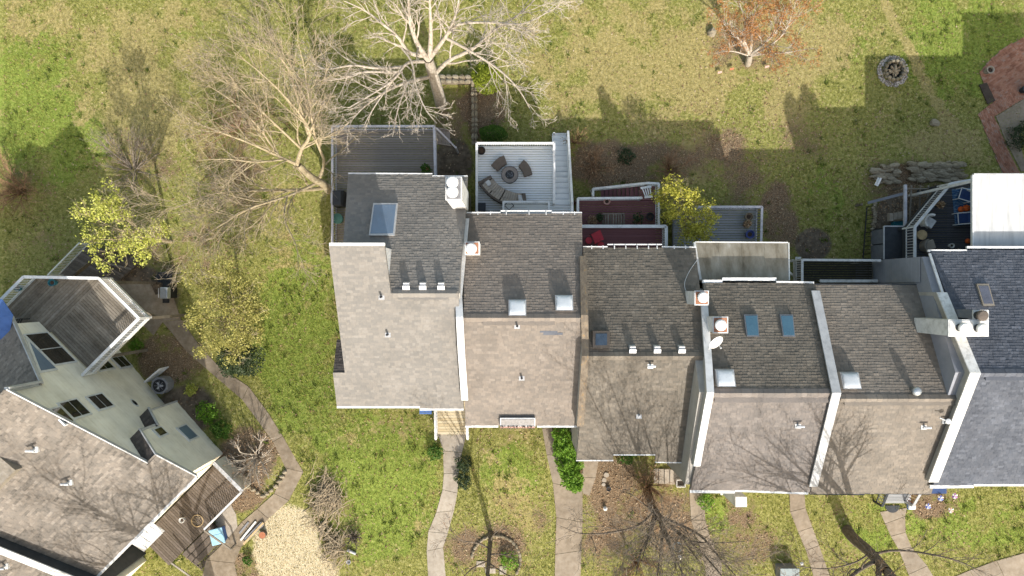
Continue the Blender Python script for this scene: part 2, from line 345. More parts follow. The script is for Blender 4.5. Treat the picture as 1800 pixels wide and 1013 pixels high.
# ------------------------------------------------------------------ ground
def vnoise(x, y, s, seed):
    r = np.random.default_rng(seed); Tb = r.random((256, 256)); x = x*s+1000; y = y*s+1000; xi = np.floor(x).astype(int); yi = np.floor(y).astype(int); fx = smooth(x-xi); fy = smooth(y-yi)
    g = lambda a, b: Tb[a % 256, b % 256]
    return (g(xi, yi)*(1-fx)+g(xi+1, yi)*fx)*(1-fy)+(g(xi, yi+1)*(1-fx)+g(xi+1, yi+1)*fx)*fy
def fbm(x, y, s, seed): return sum(vnoise(x, y, s*2**i, seed+i)*.5**i for i in range(5))/1.94
def topx(x, y):
    k = F/(H-G(x, y)); return CX+x*k, CY-y*k
def blob(px, py, cx, cy, rx, ry): return np.clip(1.3-1.3*(((px-cx)/rx)**2+((py-cy)/ry)**2), 0, 1)
def pline(px, py, pts, w):
    d = np.full(np.shape(px), 1e9)
    for (x0, y0), (x1, y1) in zip(pts, pts[1:]):
        dx, dy = x1-x0, y1-y0; t = np.clip(((px-x0)*dx+(py-y0)*dy)/(dx*dx+dy*dy), 0, 1); d = np.minimum(d, np.hypot(px-x0-t*dx, py-y0-t*dy))
    return np.clip(1.5-d/w, 0, 1)
def masks(x, y):
    px, py = topx(x, y); n1 = fbm(x, y, .35, 3); n2 = fbm(x, y, 1.1, 13); n3 = fbm(x, y, .22, 23); n4 = fbm(x, y, 2.2, 33); n5 = fbm(x, y, .8, 53); B = lambda L: np.clip(sum(k*blob(px, py, *a) for *a, k in L), 0, 1.2)
    straw = B([(330, 150, 240, 190, .85), (60, 30, 70, 60, .55), (1110, 90, 300, 150, .75), (1340, 100, 190, 140, .85), (1250, 280, 160, 70, .45), (1560, 250, 150, 120, .35), (1690, 260, 60, 80, .5), (700, 190, 250, 150, .1), (910, 890, 70, 90, .6), (650, 760, 120, 40, .6), (1480, 960, 80, 50, .3), (500, 500, 60, 180, .22)])
    straw = straw*(.1+1.5*n1*n1*1.6)+.95*(n3-.47)+1.1*(n5-.49)+.9*(n4-.49)+.62*pline(px, py, [(1550, -5), (1575, 45), (1600, 95), (1640, 170), (1690, 260)], 9)*(.6+n4); pile = B([(505, 965, 72, 95, 1.2), (560, 1010, 50, 40, .8)])
    litter = B([(1060, 290, 80, 60, 1.), (1150, 290, 80, 50, .8), (1280, 300, 80, 90, .35), (1372, 395, 45, 90, .8), (1330, 340, 60, 40, .45), (1450, 260, 120, 90, .3), (855, 195, 45, 75, .9), (800, 210, 45, 70, .7), (300, 630, 80, 60, 1), (440, 800, 80, 70, .9), (420, 870, 60, 40, 1.), (1120, 890, 150, 105, .72), (1310, 960, 90, 65, .62), (1300, 890, 45, 40, .55), (850, 970, 110, 60, .7), (910, 910, 70, 80, .4), (1300, 240, 200, 90, .35), (1330, 90, 120, 90, .42), (1480, 980, 70, 50, .4), (1640, 940, 90, 60, .25), (100, 440, 90, 60, .4), (450, 260, 110, 130, .3), (1050, 980, 60, 50, .5), (1200, 960, 60, 60, .5), (1640, 880, 60, 40, .9), (1590, 330, 90, 70, .85), (1290, 60, 70, 70, .25), (640, 860, 110, 130, .18), (590, 930, 60, 90, .5), (700, 740, 70, 40, .45), (870, 770, 70, 40, .4), (1480, 890, 60, 40, .4), (230, 290, 110, 70, .45), (380, 330, 120, 110, .35), (40, 330, 80, 60, .5), (420, 1000, 60, 40, .8), (1060, 830, 60, 60, .7), (330, 450, 120, 60, .55), (960, 830, 30, 160, .2)])*(-.05+.7*n2+.55*n4+.5*n5); litter = np.minimum(litter, .82)
    dirt = np.clip(B([(330, 720, 70, 55, 1.1), (430, 810, 75, 55, .75), (270, 520, 60, 55, .9), (1580, 390, 60, 60, .9), (1430, 430, 40, 35, 1.3), (200, 470, 90, 50, .8), (720, 270, 90, 60, .5), (800, 290, 40, 60, .9), (800, 800, 30, 60, .1)])*(.4+1.1*n1), 0, 1.2)
    lush = B([(520, 600, 100, 220, .85), (660, 850, 150, 170, .9), (300, 60, 120, 90, .3), (250, 180, 80, 70, .35), (1000, 60, 100, 60, .3), (1480, 80, 80, 90, .35), (1700, 80, 150, 130, .85), (1720, 920, 130, 70, .7), (1260, 910, 70, 45, .6), (100, 250, 130, 100, .7), (900, 830, 70, 60, .8), (1540, 930, 90, 60, .7), (1440, 350, 60, 80, .5), (50, 150, 110, 130, .7), (640, 60, 100, 70, .3)])*(.1+.9*n2+.8*n5)+.5*(n5-.5)+.3*(n3-.4)
    hard = pile*(.55+.9*n4)
    return [np.clip(m, 0, 1) for m in (straw, litter, dirt, lush, hard)]
def axis(lo, hi, step, far):
    a = np.arange(lo, hi+1e-6, step); o = np.geomspace(1, far, 14); return np.concatenate([(lo-o)[::-1], a, hi+o])
gx = axis(-33, 33, .16, 700); gy = axis(-20, 20, .16, 700); X, Y = np.meshgrid(gx, gy); Z = G(X, Y)+(fbm(X, Y, .5, 40)-.5)*.05
nx, ny = len(gx), len(gy); idx = np.arange(nx*ny).reshape(ny, nx)
Fq = np.stack([idx[:-1, :-1], idx[:-1, 1:], idx[1:, 1:], idx[1:, :-1]], -1).reshape(-1, 4)
def ground_mat():
    m = bpy.data.materials.new('lawn_and_soil'); m.use_nodes = True; t = m.node_tree; N = t.nodes; L = t.links; b = N['Principled BSDF']; b.inputs['Roughness'].default_value = .95; sock(b, 'Specular IOR Level', 'Specular').default_value = .1
    g = N.new('ShaderNodeNewGeometry'); pos = g.outputs['Position']
    def noise(s, d=7, ro=.65):
        n = N.new('ShaderNodeTexNoise'); n.inputs['Scale'].default_value = s; n.inputs['Detail'].default_value = d; n.inputs['Roughness'].default_value = ro; L.new(pos, n.inputs['Vector']); return n.outputs['Fac']
    def ramp(f, cols, lo=.3, hi=.7):
        c = N.new('ShaderNodeValToRGB'); e = c.color_ramp.elements
        for i, k in enumerate(cols):
            p = lo+(hi-lo)*i/(len(cols)-1); el = e[i] if i < 2 else e.new(p); el.position = p; el.color = (*k, 1)
        L.new(f, c.inputs[0]); return c.outputs[0]
    def mix(f, a, c):
        x = N.new('ShaderNodeMix'); x.data_type = 'RGBA'; L.new(f, x.inputs[0]); L.new(a, x.inputs[6]); L.new(c, x.inputs[7]); return x.outputs[2]
    def mask(sockt, nz, wdt=.22, amp=.9):      # soft mask broken up by noise
        a = N.new('ShaderNodeMath'); a.operation = 'MULTIPLY_ADD'; L.new(nz, a.inputs[0]); a.inputs[1].default_value = amp; L.new(sockt, a.inputs[2])
        r_ = N.new('ShaderNodeMapRange'); r_.interpolation_type = 'SMOOTHSTEP'; r_.inputs[1].default_value = .5+amp*.5-wdt; r_.inputs[2].default_value = .5+amp*.5+wdt; L.new(a.outputs[0], r_.inputs[0]); return r_.outputs[0]
    at = N.new('ShaderNodeAttribute'); at.attribute_name = 'cover'; sp = N.new('ShaderNodeSeparateColor'); L.new(at.outputs['Color'], sp.inputs[0])
    a2 = N.new('ShaderNodeAttribute'); a2.attribute_name = 'cover2'; sp2 = N.new('ShaderNodeSeparateColor'); L.new(a2.outputs['Color'], sp2.inputs[0])
    nf, nm, nl, nff = noise(9), noise(3), noise(.6, 5), noise(22, 4)
    nx_ = noise(5, 10, .82)
    grass = ramp(nx_, [(.075, .08, .022), (.185, .185, .048), (.3, .285, .095), (.5, .44, .24)], .36, .66)
    lush = ramp(nx_, [(.07, .1, .02), (.165, .215, .038), (.25, .3, .066), (.39, .4, .145)], .36, .68)
    straw = ramp(nx_, [(.13, .115, .036), (.25, .215, .08), (.36, .3, .125), (.5, .42, .23)], .36, .66)
    lit = ramp(nff, [(.05, .035, .022), (.13, .09, .055), (.24, .17, .105), (.42, .33, .23)], .33, .68)
    dirt = ramp(nm, [(.07, .055, .04), (.14, .11, .08), (.23, .18, .125)])
    pile = ramp(nf, [(.34, .27, .15), (.5, .42, .27), (.62, .55, .4)])
    c = mix(mask(sp2.outputs[0], nm, .16, 1.5), grass, lush)
    c = mix(mask(sp.outputs[0], nx_, .16, 1.5), c, straw); c = mix(mask(sp.outputs[1], nx_, .16, 1.3), c, lit); c = mix(mask(sp.outputs[2], nx_, .2, 1.), c, dirt); c = mix(mask(sp2.outputs[1], nx_, .14, .9), c, pile)
    L.new(c, b.inputs['Base Color'])
    bp = N.new('ShaderNodeBump'); bp.inputs['Strength'].default_value = .9; bp.inputs['Distance'].default_value = .06; L.new(nff, bp.inputs['Height']); L.new(bp.outputs[0], b.inputs['Normal']); return m
gm = np_mesh('ground', np.stack([X, Y, Z], -1).reshape(-1, 3), Fq, ground_mat(), True)
mk = [q.ravel() for q in masks(X, Y)]
for nm, ch in (('cover', mk[:3]), ('cover2', [mk[3], mk[4], mk[0]*0])):
    a = gm.attributes.new(nm, 'FLOAT_COLOR', 'POINT'); a.data.foreach_set('color', np.stack(ch+[np.ones(nx*ny)], -1).astype(np.float32).ravel())
go = link(bpy.data.objects.new('ground', gm)); go['kind'] = 'structure'
def struct(name, loc):
    o = link(bpy.data.objects.new(name, None)); o.location = loc; WL[o.name] = Vector(loc); o['kind'] = 'structure'; return o
HARD = []                                      # plan polygons free of grass
def slab_path(name, left, right, mat, dz=.035, joint=.012, close=False):
    t = struct(name, WG(*left[0])); L = [WG(*p, dz) for p in left]; Q = [WG(*p, dz) for p in right]; out = []
    for i in range(len(L)-1):
        a, b, c, d = L[i], Q[i], Q[i+1], L[i+1]; ax = ((d+c)/2-(a+b)/2).normalized()*joint
        pts = [a+ax, b+ax, c-ax, d-ax]; o = ob('slab', MB().prism([p-Vector((0, 0, .15)) for p in pts], pts), mat, t)
        HARD.append([(p.x, p.y) for p in (a, b, c, d)])
    return t
slab_path('walkway', [(770, 763), (779, 793), (780, 833), (778, 861), (767, 901), (753, 935), (750, 969), (753, 1020)], [(820, 763), (812, 796), (806, 833), (804, 867), (798, 898), (787, 938), (779, 963), (784, 1020)], m_concl)
slab_path('walkway', [(953, 753), (961, 800), (972, 850), (978, 910), (976, 975), (975, 1025)], [(970, 752), (979, 800), (1024, 858), (1024, 918), (1022, 968), (1020, 1025)], m_conc)
slab_path('walkway', [(1026, 810), (1022, 840), (1025, 868)], [(1052, 810), (1047, 840), (1036, 872)], m_conc)
slab_path('walkway', [(1212, 866), (1215, 915), (1228, 955), (1240, 1000), (1243, 1030)], [(1237, 868), (1240, 915), (1250, 950), (1268, 985), (1270, 1030)], m_conc)
slab_path('walkway', [(1388, 868), (1389, 900), (1403, 935), (1417, 968), (1432, 1020)], [(1414, 868), (1416, 893), (1428, 927), (1440, 959), (1461, 1020)], m_conc)
slab_path('walkway', [(1547, 900), (1556, 921), (1566, 943), (1580, 966), (1597, 1010), (1612, 1040)], [(1594, 893), (1591, 908), (1592, 936), (1602, 962), (1630, 995), (1650, 1030)], m_conc)
slab_path('walkway', [(1660, 1022), (1705, 1003), (1752, 986), (1800, 973), (1850, 960)], [(1690, 1060), (1730, 1045), (1775, 1035), (1820, 1030), (1870, 1015)], m_conc)
slab_path('walkway', [(268, 520), (285, 565), (330, 620), (377, 661), (426, 703), (456, 744), (480, 777), (502, 823), (482, 868), (452, 895), (425, 918), (396, 952), (362, 985), (352, 1030)], [(300, 510), (318, 562), (352, 610), (388, 648), (437, 680), (469, 723), (497, 767), (533, 830), (508, 880), (472, 912), (445, 940), (424, 962), (412, 990), (420, 1030)], m_concw)
# brick patio: bricks are too small to pick apart one by one
def brick_field(name, poly_px, ang, label=None):
    P = [WG(*p, .05) for p in poly_px]; t = struct(name, P[0]); pl = [(p.x, p.y) for p in P]; HARD.append(pl); zt = P[0].z
    ob('bedding', MB().slab(pl, zt-.25, zt-.03), m_concw, t)
    c, s = math.cos(ang), math.sin(ang); Q = [(x*c+y*s, -x*s+y*c) for x, y in pl]; y = min(q[1] for q in Q); b = MB(); k = 0
    while y < max(q[1] for q in Q):
        for a0, b0 in scan(Q, y+.05):
            x = a0-.1*(k % 2)
            while x < b0:
                xa, xb = max(a0, x)+.006, min(b0, x+.2)-.006
                if xb-xa > .03:
                    dz = random.uniform(-.008, .008); q = [(u*c-v*s, u*s+v*c) for u, v in ((xa, y+.006), (xb, y+.006), (xb, y+.094), (xa, y+.094))]
                    b.slab(q, zt-.04, zt+dz)
                x += .2
        y += .1; k += 1
    ob('bricks', b, m_brick, t, kind='stuff'); return t
brick_field('brick_patio', [(1722, 128), (1738, 108), (1765, 84), (1800, 66), (1880, 60), (1880, 130), (1800, 150), (1748, 182), (1735, 160)], R(33))
brick_field('brick_path', [(1720, 200), (1740, 184), (1800, 150), (1815, 165), (1748, 205), (1772, 262), (1800, 318), (1768, 318), (1740, 250)], R(-62))
pm = struct('planting_bed', WG(1735, 160)); pq = [WG(*p) for p in [(1720, 150), (1733, 146), (1748, 178), (1735, 184)]]
ob('mulch', MB().slab([(p.x, p.y) for p in pq], pq[0].z-.1, pq[0].z+.09), m_mulch, pm)
kp = [WG(*p) for p in [(1750, 205), (1815, 165), (1830, 185), (1800, 215), (1790, 240), (1803, 300), (1795, 302), (1768, 250)]]
ob('concrete_edge', MB().slab([(p.x, p.y) for p in kp], kp[0].z-.1, kp[0].z+.04), m_conc, struct('pavement', kp[0]))
# concrete pad by the left house, grey gravel strip by the porch
for nm, poly, mt in (('patio_pad', [(195, 495), (265, 500), (290, 560), (270, 590), (240, 560), (190, 515)], m_concw), ('gravel_strip', [(372, 885), (398, 872), (415, 905), (420, 950), (402, 975), (385, 950)], m_concl)):
    P = [WG(*p, .025) for p in poly]; s_ = struct(nm, P[0]); ob('slab', MB().prism([p-Vector((0, 0, .1)) for p in P], P), mt, s_); HARD.append([(p.x, p.y) for p in P])

# ------------------------------------------------------------------ townhouses
def yz(py, z): return (CY-py)*(H-z)/F
class Slopes:                                  # ridge and eaves of one unit, from photo rows and heights
    def __init__(s, pr, zr, pre, zre, pf, zf):
        s.yr = yz(pr, zr); s.zr = zr; s.ye = yz(pre, zre); s.yf = yz(pf, zf); s.tr = (zr-zre)/(s.ye-s.yr); s.tf = (zr-zf)/(s.yr-s.yf)
        s.front = ((0, -s.tf, 1), (0, s.yr, zr)); s.rear = ((0, s.tr, 1), (0, s.yr, zr)); s.zf = zf; s.zre = zre
    def z(s, y): return s.zr-(y-s.yr)*s.tr if y > s.yr else s.zr-(s.yr-y)*s.tf
    def at(s, px, py, off=0.):
        best = None
        for n, p in (s.front, s.rear):
            q = RP(px, py, n, (p[0], p[1], p[2]+off))
            if best is None or q.z < best.z: best = q
        return best
UN = {1: Slopes(516, 7.42, 308, 4.3, 714, 4.55), 2: Slopes(559, 7.15, 376, 4.5, 748, 4.35), 3: Slopes(626, 7.05, 436, 4.4, 808, 4.25),
      4: Slopes(691, 7.95, 498, 5.3, 863, 5.05), 5: Slopes(701, 7.15, 502, 4.5, 866, 4.35), 6: Slopes(656, 7.95, 441, 5.1, 852, 4.85)}
XS = {1: (-8.25, -2.5), 2: (-2.4, 3.28), 3: (3.38, 8.75), 4: (8.85, 14.45), 5: (14.55, 20.8), 6: (20.95, 31.0)}
RM = {1: m_r1, 2: m_r2, 3: m_r3, 4: m_r4, 5: m_r5, 6: m_r6}
LAB = {1: 'leftmost townhouse of the row, pale grey stepped roof with a large glass skylight', 2: 'townhouse with warm grey roof, two white domes and a dark patch of replaced shingles',
       3: 'townhouse with mottled olive grey roof, three small hood vents and one dark skylight', 4: 'townhouse with two slim blue skylights and a flat stained rear roof',
       5: 'townhouse with taupe roof, one white dome and a round vent, between slanting parapets', 6: 'townhouse with dark slate blue roof at the right end of the row'}
def roof_part(t, nm, pts, e, s, n, mat, seed, th=.019, ex=.145, tab=.24):
    up = Vector((0, 0, 1)); g = ob(nm, MB().prism([p-up*.2 for p in pts], [p-up*.012 for p in pts]), mat, t)
    ob('shingles', rows(pts, e, s, n, ex, tab, th, .45, seed), mat, g, kind='stuff'); return g
HOUSE = {}
POLY = {1: ([(612, 307), (760, 308), (760, 312), (822, 312), (818, 385), (806, 516), (687, 516), (676, 432), (603, 432)], [(578, 432), (676, 432), (687, 516), (806, 516), (815, 718), (738, 718), (738, 714), (592, 714), (585, 655), (606, 655)]),
        2: ([(818, 376), (1023, 376), (1025, 558), (815, 558)], [(815, 558), (1027, 558), (1018, 748), (818, 748)]),
        3: ([(1025, 436), (1223, 438), (1242, 625), (1030, 625)], [(1030, 625), (1242, 625), (1213, 812), (1152, 810), (1152, 798), (1078, 798), (1078, 808), (1013, 808)]),
        4: ([(1236, 498), (1432, 499), (1470, 691), (1252, 690)], [(1252, 690), (1472, 692), (1423, 865), (1213, 862)]),
        5: ([(1433, 502), (1639, 503), (1692, 703), (1474, 701)], [(1474, 701), (1694, 703), (1637, 868), (1423, 868)]),
        6: ([(1635, 442), (1960, 440), (2010, 656), (1716, 656)], [(1716, 656), (2010, 656), (1960, 850), (1640, 853)])}
for u in range(1, 7):
    S = UN[u]; xl, xr = XS[u]; t = thing('townhouse', LAB[u], 'house', ((xl+xr)/2, S.yf+1, float(G(0, S.yf)))); HOUSE[u] = t
    ya, yb = S.yf+.3, S.ye-.3; prof = [(ya, -2.4), (ya, S.z(ya)-.25), (S.yr, S.zr-.25), (yb, S.z(yb)-.25), (yb, -2.4)]
    if u == 1: prof[2] = (S.yr, S.zr-.4)
    ob('wall', MB().prism([(xl, y, z) for y, z in prof], [(xr, y, z) for y, z in prof]), m_wall if u != 6 else m_greysid, t)
    pr, pf = POLY[u]
    r_ = [S.at(*p) if False else RP(*p, *S.rear) for p in pr]
    if u == 1:
        top = (0, yz(432, 8.45), 8.45); tf = (8.45-4.55)/(top[1]-S.yf); fn = ((0, -tf, 1), top); S.front = fn; S.tf = tf
        f_ = [RP(*p, *fn) for p in pf]; sv = (0, 1, tf); nv = (0, -tf, 1)
        # ridge of the low part lies where both planes meet
    else: f_ = [RP(*p, *S.front) for p in pf]; sv = (0, 1, S.tf); nv = (0, -S.tf, 1)
    rear = roof_part(t, 'rear_roof', r_, (1, 0, 0), (0, -1, S.tr), (0, S.tr, 1), RM[u] if u != 4 else m_r3, u*11)
    front = roof_part(t, 'front_roof', f_, (1, 0, 0), sv, nv, RM[u], u*11+5)
    # ridge cap: a row of overlapping cap pieces
    x0, x1 = (W(690 if u == 1 else pr[-1][0]+3, 0, S.zr).x, W((806 if u == 1 else pr[2][0])-3, 0, S.zr).x); n = int((x1-x0)/.25)
    zr = S.zr+.02
    b = MB()
    for i in range(n):
        xa = x0+(x1-x0)*i/n; xb = x0+(x1-x0)*(i+1)/n; h = .02+.012*(i % 2)
        b.add([(xa, S.yr-.2, zr-.2*S.tf+h), (xb, S.yr-.2, zr-.2*S.tf+h), (xb, S.yr, zr+.03+h), (xa, S.yr, zr+.03+h), (xb, S.yr+.2, zr-.2*S.tr+h), (xa, S.yr+.2, zr-.2*S.tr+h), (xa, S.yr-.2, zr-.2*S.tf-.02), (xb, S.yr-.2, zr-.2*S.tf-.02), (xa, S.yr+.2, zr-.2*S.tr-.02), (xb, S.yr+.2, zr-.2*S.tr-.02)], [(0, 1, 2, 3), (3, 2, 4, 5), (6, 7, 1, 0), (5, 4, 9, 8)])
    ob('ridge_cap', b, RM[u], t, kind='stuff')
    # windows and doors on the front and rear walls
    xm = (xl+xr)/2
    for sgn, yy, gz in ((-1, ya, -.1), (1, yb, -1.9)):
        for k, (cx, cz, w, h, nm) in enumerate(((xm-1.5, 3., 1.2, 1.2, 'window'), (xm+1.4, 3., 1.2, 1.2, 'window'), (xm-1.4, gz+1.7, 1.5, 1.3, 'window'), (xm+1.5, gz+1.3, 1., 2.1, 'door'))):
            q = ob(nm, MB().box((cx-w/2, yy+min(0, sgn*.05), cz-h/2), (cx+w/2, yy+max(0, sgn*.05), cz+h/2)), m_white if nm == 'window' else m_navy, t)
            ob('pane', MB().box((cx-w/2+.08, yy+min(.04*sgn, sgn*.06), cz-h/2+(.08 if nm == 'window' else 1.2)), (cx+w/2-.08, yy+max(.04*sgn, sgn*.06), cz+h/2-.08)), m_winglass, q)
# clerestory of unit 1: tall shed end with its white side wall, and the little slope below the left rake with its shade in the shingle colour
S1 = UN[1]; t1 = HOUSE[1]; zt = lambda y: S1.front[1][2]+(y-S1.front[1][1])*S1.tf
xa, xb = W(579, 432, 8.45).x+.05, W(676, 432, 8.45).x-.04; yt = yz(432, 8.45)-.06
ob('clerestory_wall', MB().prism([(xa, y, z) for y, z in ((yt, 4.2), (yt, zt(yt)-.21), (S1.yr-.1, zt(S1.yr-.1)-.21), (S1.yr-.1, 4.2))], [(xb, y, z) for y, z in ((yt, 4.2), (yt, zt(yt)-.21), (S1.yr-.1, zt(S1.yr-.1)-.21), (S1.yr-.1, 4.2))]), m_white, t1)
bar('fascia', (xa-.05, yt+.12, zt(yt)-.02), (xb+.05, yt+.12, zt(yt)-.02), .14, .2, m_white, t1)
pts = [RP(606, 655, *S1.front)-Vector((0, 0, .05)), RP(585, 655, *S1.front)-Vector((0, 0, .05))]; q = [pts[0]+Vector((.05, 1.6, -.75)), pts[1]+Vector((.0, 1.6, -.75))]
roof_part(t1, 'low_side_roof', [q[1], q[0], pts[0], pts[1]], (1, 0, 0), (0, -1.6, .75), (0, .75, 1.6), m_rd, 77)
ob('side_bay', MB().box((pts[1].x+.15, S1.yf+.35, -1), (xa+.3, pts[1].y+1.4, pts[1].z-.95)), m_wall, t1)
# gutters, fascias (white lines at the eaves)
def eave(u, segs, mat=m_white, w=.11, h=.12, front=True):
    S = UN[u]
    for (x0, y0, x1, y1) in segs:
        n, p0 = S.front if front else S.rear; a = RP(x0, y0, n, p0); b = RP(x1, y1, n, p0); d = Vector((0, (-1 if front else 1)*.06, -.07)); bar('gutter', a+d, b+d, w, h, mat, HOUSE[u])
eave(1, [(592, 714, 738, 714), (738, 718, 815, 718)]); eave(1, [(612, 307, 760, 308), (760, 312, 822, 312)], front=False, w=.08)
eave(2, [(818, 748, 876, 748), (944, 748, 1018, 748)]); eave(2, [(820, 376, 880, 376), (880, 373, 970, 373), (970, 376, 1023, 376)], front=False, w=.07)
eave(3, [(1013, 808, 1078, 808), (1078, 798, 1152, 798), (1152, 811, 1213, 812)], w=.06); eave(3, [(1025, 436, 1068, 436), (1068, 432, 1164, 432), (1164, 436, 1224, 437)], front=False, w=.06)
eave(4, [(1213, 862, 1292, 863), (1292, 860, 1421, 865)], w=.16); eave(4, [(1235, 497, 1270, 497), (1270, 493, 1365, 493), (1365, 499, 1431, 500)], front=False, w=.16)
eave(5, [(1424, 867, 1520, 868), (1520, 866, 1636, 867)], m_dark, w=.05); eave(5, [(1433, 502, 1639, 503)], m_dark, front=False, w=.05)
eave(6, [(1635, 854, 1712, 853), (1712, 850, 1960, 850)], w=.18); eave(6, [(1632, 443, 1700, 443), (1700, 437, 1960, 437)], front=False, w=.12)
for u, xs in ((2, (840, 862, 890, 930, 960, 990, 1010)), (3, (1040, 1060, 1080, 1100, 1120, 1140, 1155, 1185, 1205))):   # gutter hangers
    for x in xs:
        p = RP(x, 376 if u == 2 else 436, *UN[u].rear); bar('gutter_hanger', p+Vector((0, -.06, .03)), p+Vector((0, .12, -.02)), .05, .03, m_white, HOUSE[u])
# ---- party walls between the units
def party_wall(label, line, us, off, capmat, capw=.36, wallw=.28, wmat=m_stucco):
    P = []
    for (x0, y0), (x1, y1) in zip(line, line[1:]):
        n = max(2, int(abs(y1-y0)/12))
        for i in range(n): P.append((x0+(x1-x0)*i/n, y0+(y1-y0)*i/n))
    P.append(line[-1]); Q = [max((UN[u].at(x, y, off) for u in us), key=lambda p: p.z) for x, y in P]
    t = thing('party_wall', label, 'wall', (Q[0].x, Q[0].y, -2.), 'parapet walls between the townhouses')
    def strip(w, top, bot):
        b = MB()
        for a, c in zip(Q, Q[1:]):
            f = lambda q, s, dz: (q.x+s*w/2, q.y, q.z+dz if dz is not None else -2.2)
            b.add([f(a, -1, bot), f(a, 1, bot), f(c, 1, bot), f(c, -1, bot), f(a, -1, top), f(a, 1, top), f(c, 1, top), f(c, -1, top)], [(4, 5, 6, 7), (0, 4, 7, 3), (1, 2, 6, 5)]+([(0, 1, 5, 4)] if a is Q[0] else [])+([(2, 3, 7, 6)] if c is Q[-1] else []))
        return b
    ob('masonry', strip(wallw, -.06, None), wmat, t); ob('cap', strip(capw, 0., -.08), capmat, t); return t
party_wall('white capped parapet wall between the pale grey roof and the two-dome roof', [(819, 384), (810, 480), (806, 520), (811, 620), (817, 704)], (2,), .22, m_white, .34)
party_wall('parapet wall with rust-orange lichen cap beside the olive grey roof', [(1025, 450), (1028, 567), (1029, 626), (1020, 750)], (2, 3), .22, m_rust, .34)
party_wall('white capped parapet wall carrying the satellite dish', [(1238, 530), (1246, 640), (1249, 690), (1225, 820)], (3, 4), .3, m_white, .34)
party_wall('grey capped slanting parapet wall left of the taupe roof', [(1434, 511), (1471, 691), (1430, 856)], (4, 5), .25, m_cap, .42)
party_wall('tall parapet wall between the taupe roof and the slate blue roof', [(1656, 514), (1715, 656), (1641, 848)], (5, 6), .35, m_whited, .5)
# rear siding of unit 6 above the neighbour's balcony
on_p = lambda x, y: RP(x, y, UN[6].rear[0], (0, UN[6].yr, UN[6].zr+.08))
S6 = UN[6]; xw = XS[6][0]-.04; y0, y1 = .3, S6.ye-.3
ob('side_siding', rows([(xw, y1, -1.8), (xw, y0, -1.8), (xw, y0, 4.9), (xw, y1, 4.9)], (0, -1, 0), (0, 0, 1), (-1, 0, 0), .12, None, .02), m_greysid, HOUSE[6], kind='stuff')
bar('wall_cap', on_p(1634, 446), on_p(1657, 516), .12, .06, m_white, HOUSE[6])
# ---- flat roofs
fr = thing('flat_roof_annex', 'flat grey stained membrane roof annex behind the blue skylight roof', 'annex', W(1300, 460, -2))
P = [W(1222, 427, 4.1), W(1385, 428, 4.1), W(1386, 494, 4.75), W(1233, 493, 4.75)]
ob('membrane', MB().prism([p-Vector((0, 0, .2)) for p in P], P), m_mem, fr)
ob('wall', MB().slab([(p.x*.99+.1, p.y-.1) for p in P], -2.3, 3.85), m_wall, fr)
bar('fascia', P[0]+Vector((0, .04, -.08)), P[1]+Vector((0, .04, -.08)), .06, .2, m_whited, fr); bar('fascia', P[1]+Vector((.04, 0, -.08)), P[2]+Vector((.04, 0, -.08)), .06, .2, m_whited, fr); bar('fascia', P[3]+Vector((-.04, 0, -.08)), P[0]+Vector((-.04, 0, -.08)), .12, .2, m_whited, fr)
for i in (1, 2, 3):
    a = P[0].lerp(P[1], i/4); b = P[3].lerp(P[2], i/4); bar('seam', a+Vector((0, 0, .004)), b+Vector((0, 0, .004)), .06, .012, m_mem, fr)
fw = thing('flat_roof_annex', 'white coated flat roof annex beside the dark deck', 'annex', W(1800, 370, -2)); P = [W(1711, 308, 4.4), W(1960, 308, 4.4), W(1960, 438, 4.4), W(1711, 438, 4.4)]
ob('membrane', MB().prism([p-Vector((0, 0, .12)) for p in P], P), m_memw, fw); ob('wall', MB().box((P[0].x+2.6, P[3].y+.2, -2.3), (P[1].x, P[0].y-.2, 4.25)), m_greysid, fw)
for dx, yy in ((.25, P[0].y-.25), (2.4, P[0].y-.25)): bar('post', (P[0].x+dx, yy, -2.1), (P[0].x+dx, yy, 4.27), .14, .14, m_white, fw)
bar('fascia', P[0]+Vector((0, .04, -.02)), P[1]+Vector((0, .04, -.02)), .08, .16, m_cap, fw); bar('fascia', P[0]+Vector((-.04, 0, -.02)), P[3]+Vector((-.04, 0, -.02)), .08, .16, m_white, fw)
for i in range(3): bar('seam', P[0].lerp(P[1], .12+i*.25)+Vector((0, 0, .004)), P[3].lerp(P[2], .12+i*.25)+Vector((0, 0, .004)), .05, .012, m_memw, fw)
# neighbour out of frame to the right whose roof shades the lawn corner
nb = thing('townhouse', 'next townhouse beyond the right edge', 'house', (34, 0, -1))
ob('wall', MB().prism([(31.5, y, z) for y, z in ((-8, -2), (-8, 5.5), (-1.5, 8.4), (3.4, 7.5), (3.4, -2))], [(40, y, z) for y, z in ((-8, -2), (-8, 5.5), (-1.5, 8.4), (3.4, 7.5), (3.4, -2))]), m_wall, nb)
for nm, p in (('front_roof', [(31.2, -8.3, 5.6), (40.3, -8.3, 5.6), (40.3, -1.5, 8.65), (31.2, -1.5, 8.65)]), ('rear_roof', [(31.2, 4.2, 7.9), (40.3, 4.2, 7.9), (40.3, -1.5, 8.65), (31.2, -1.5, 8.65)])): ob(nm, MB().prism([Vector(q)-Vector((0, 0, .2)) for q in p], p), m_r6, nb)
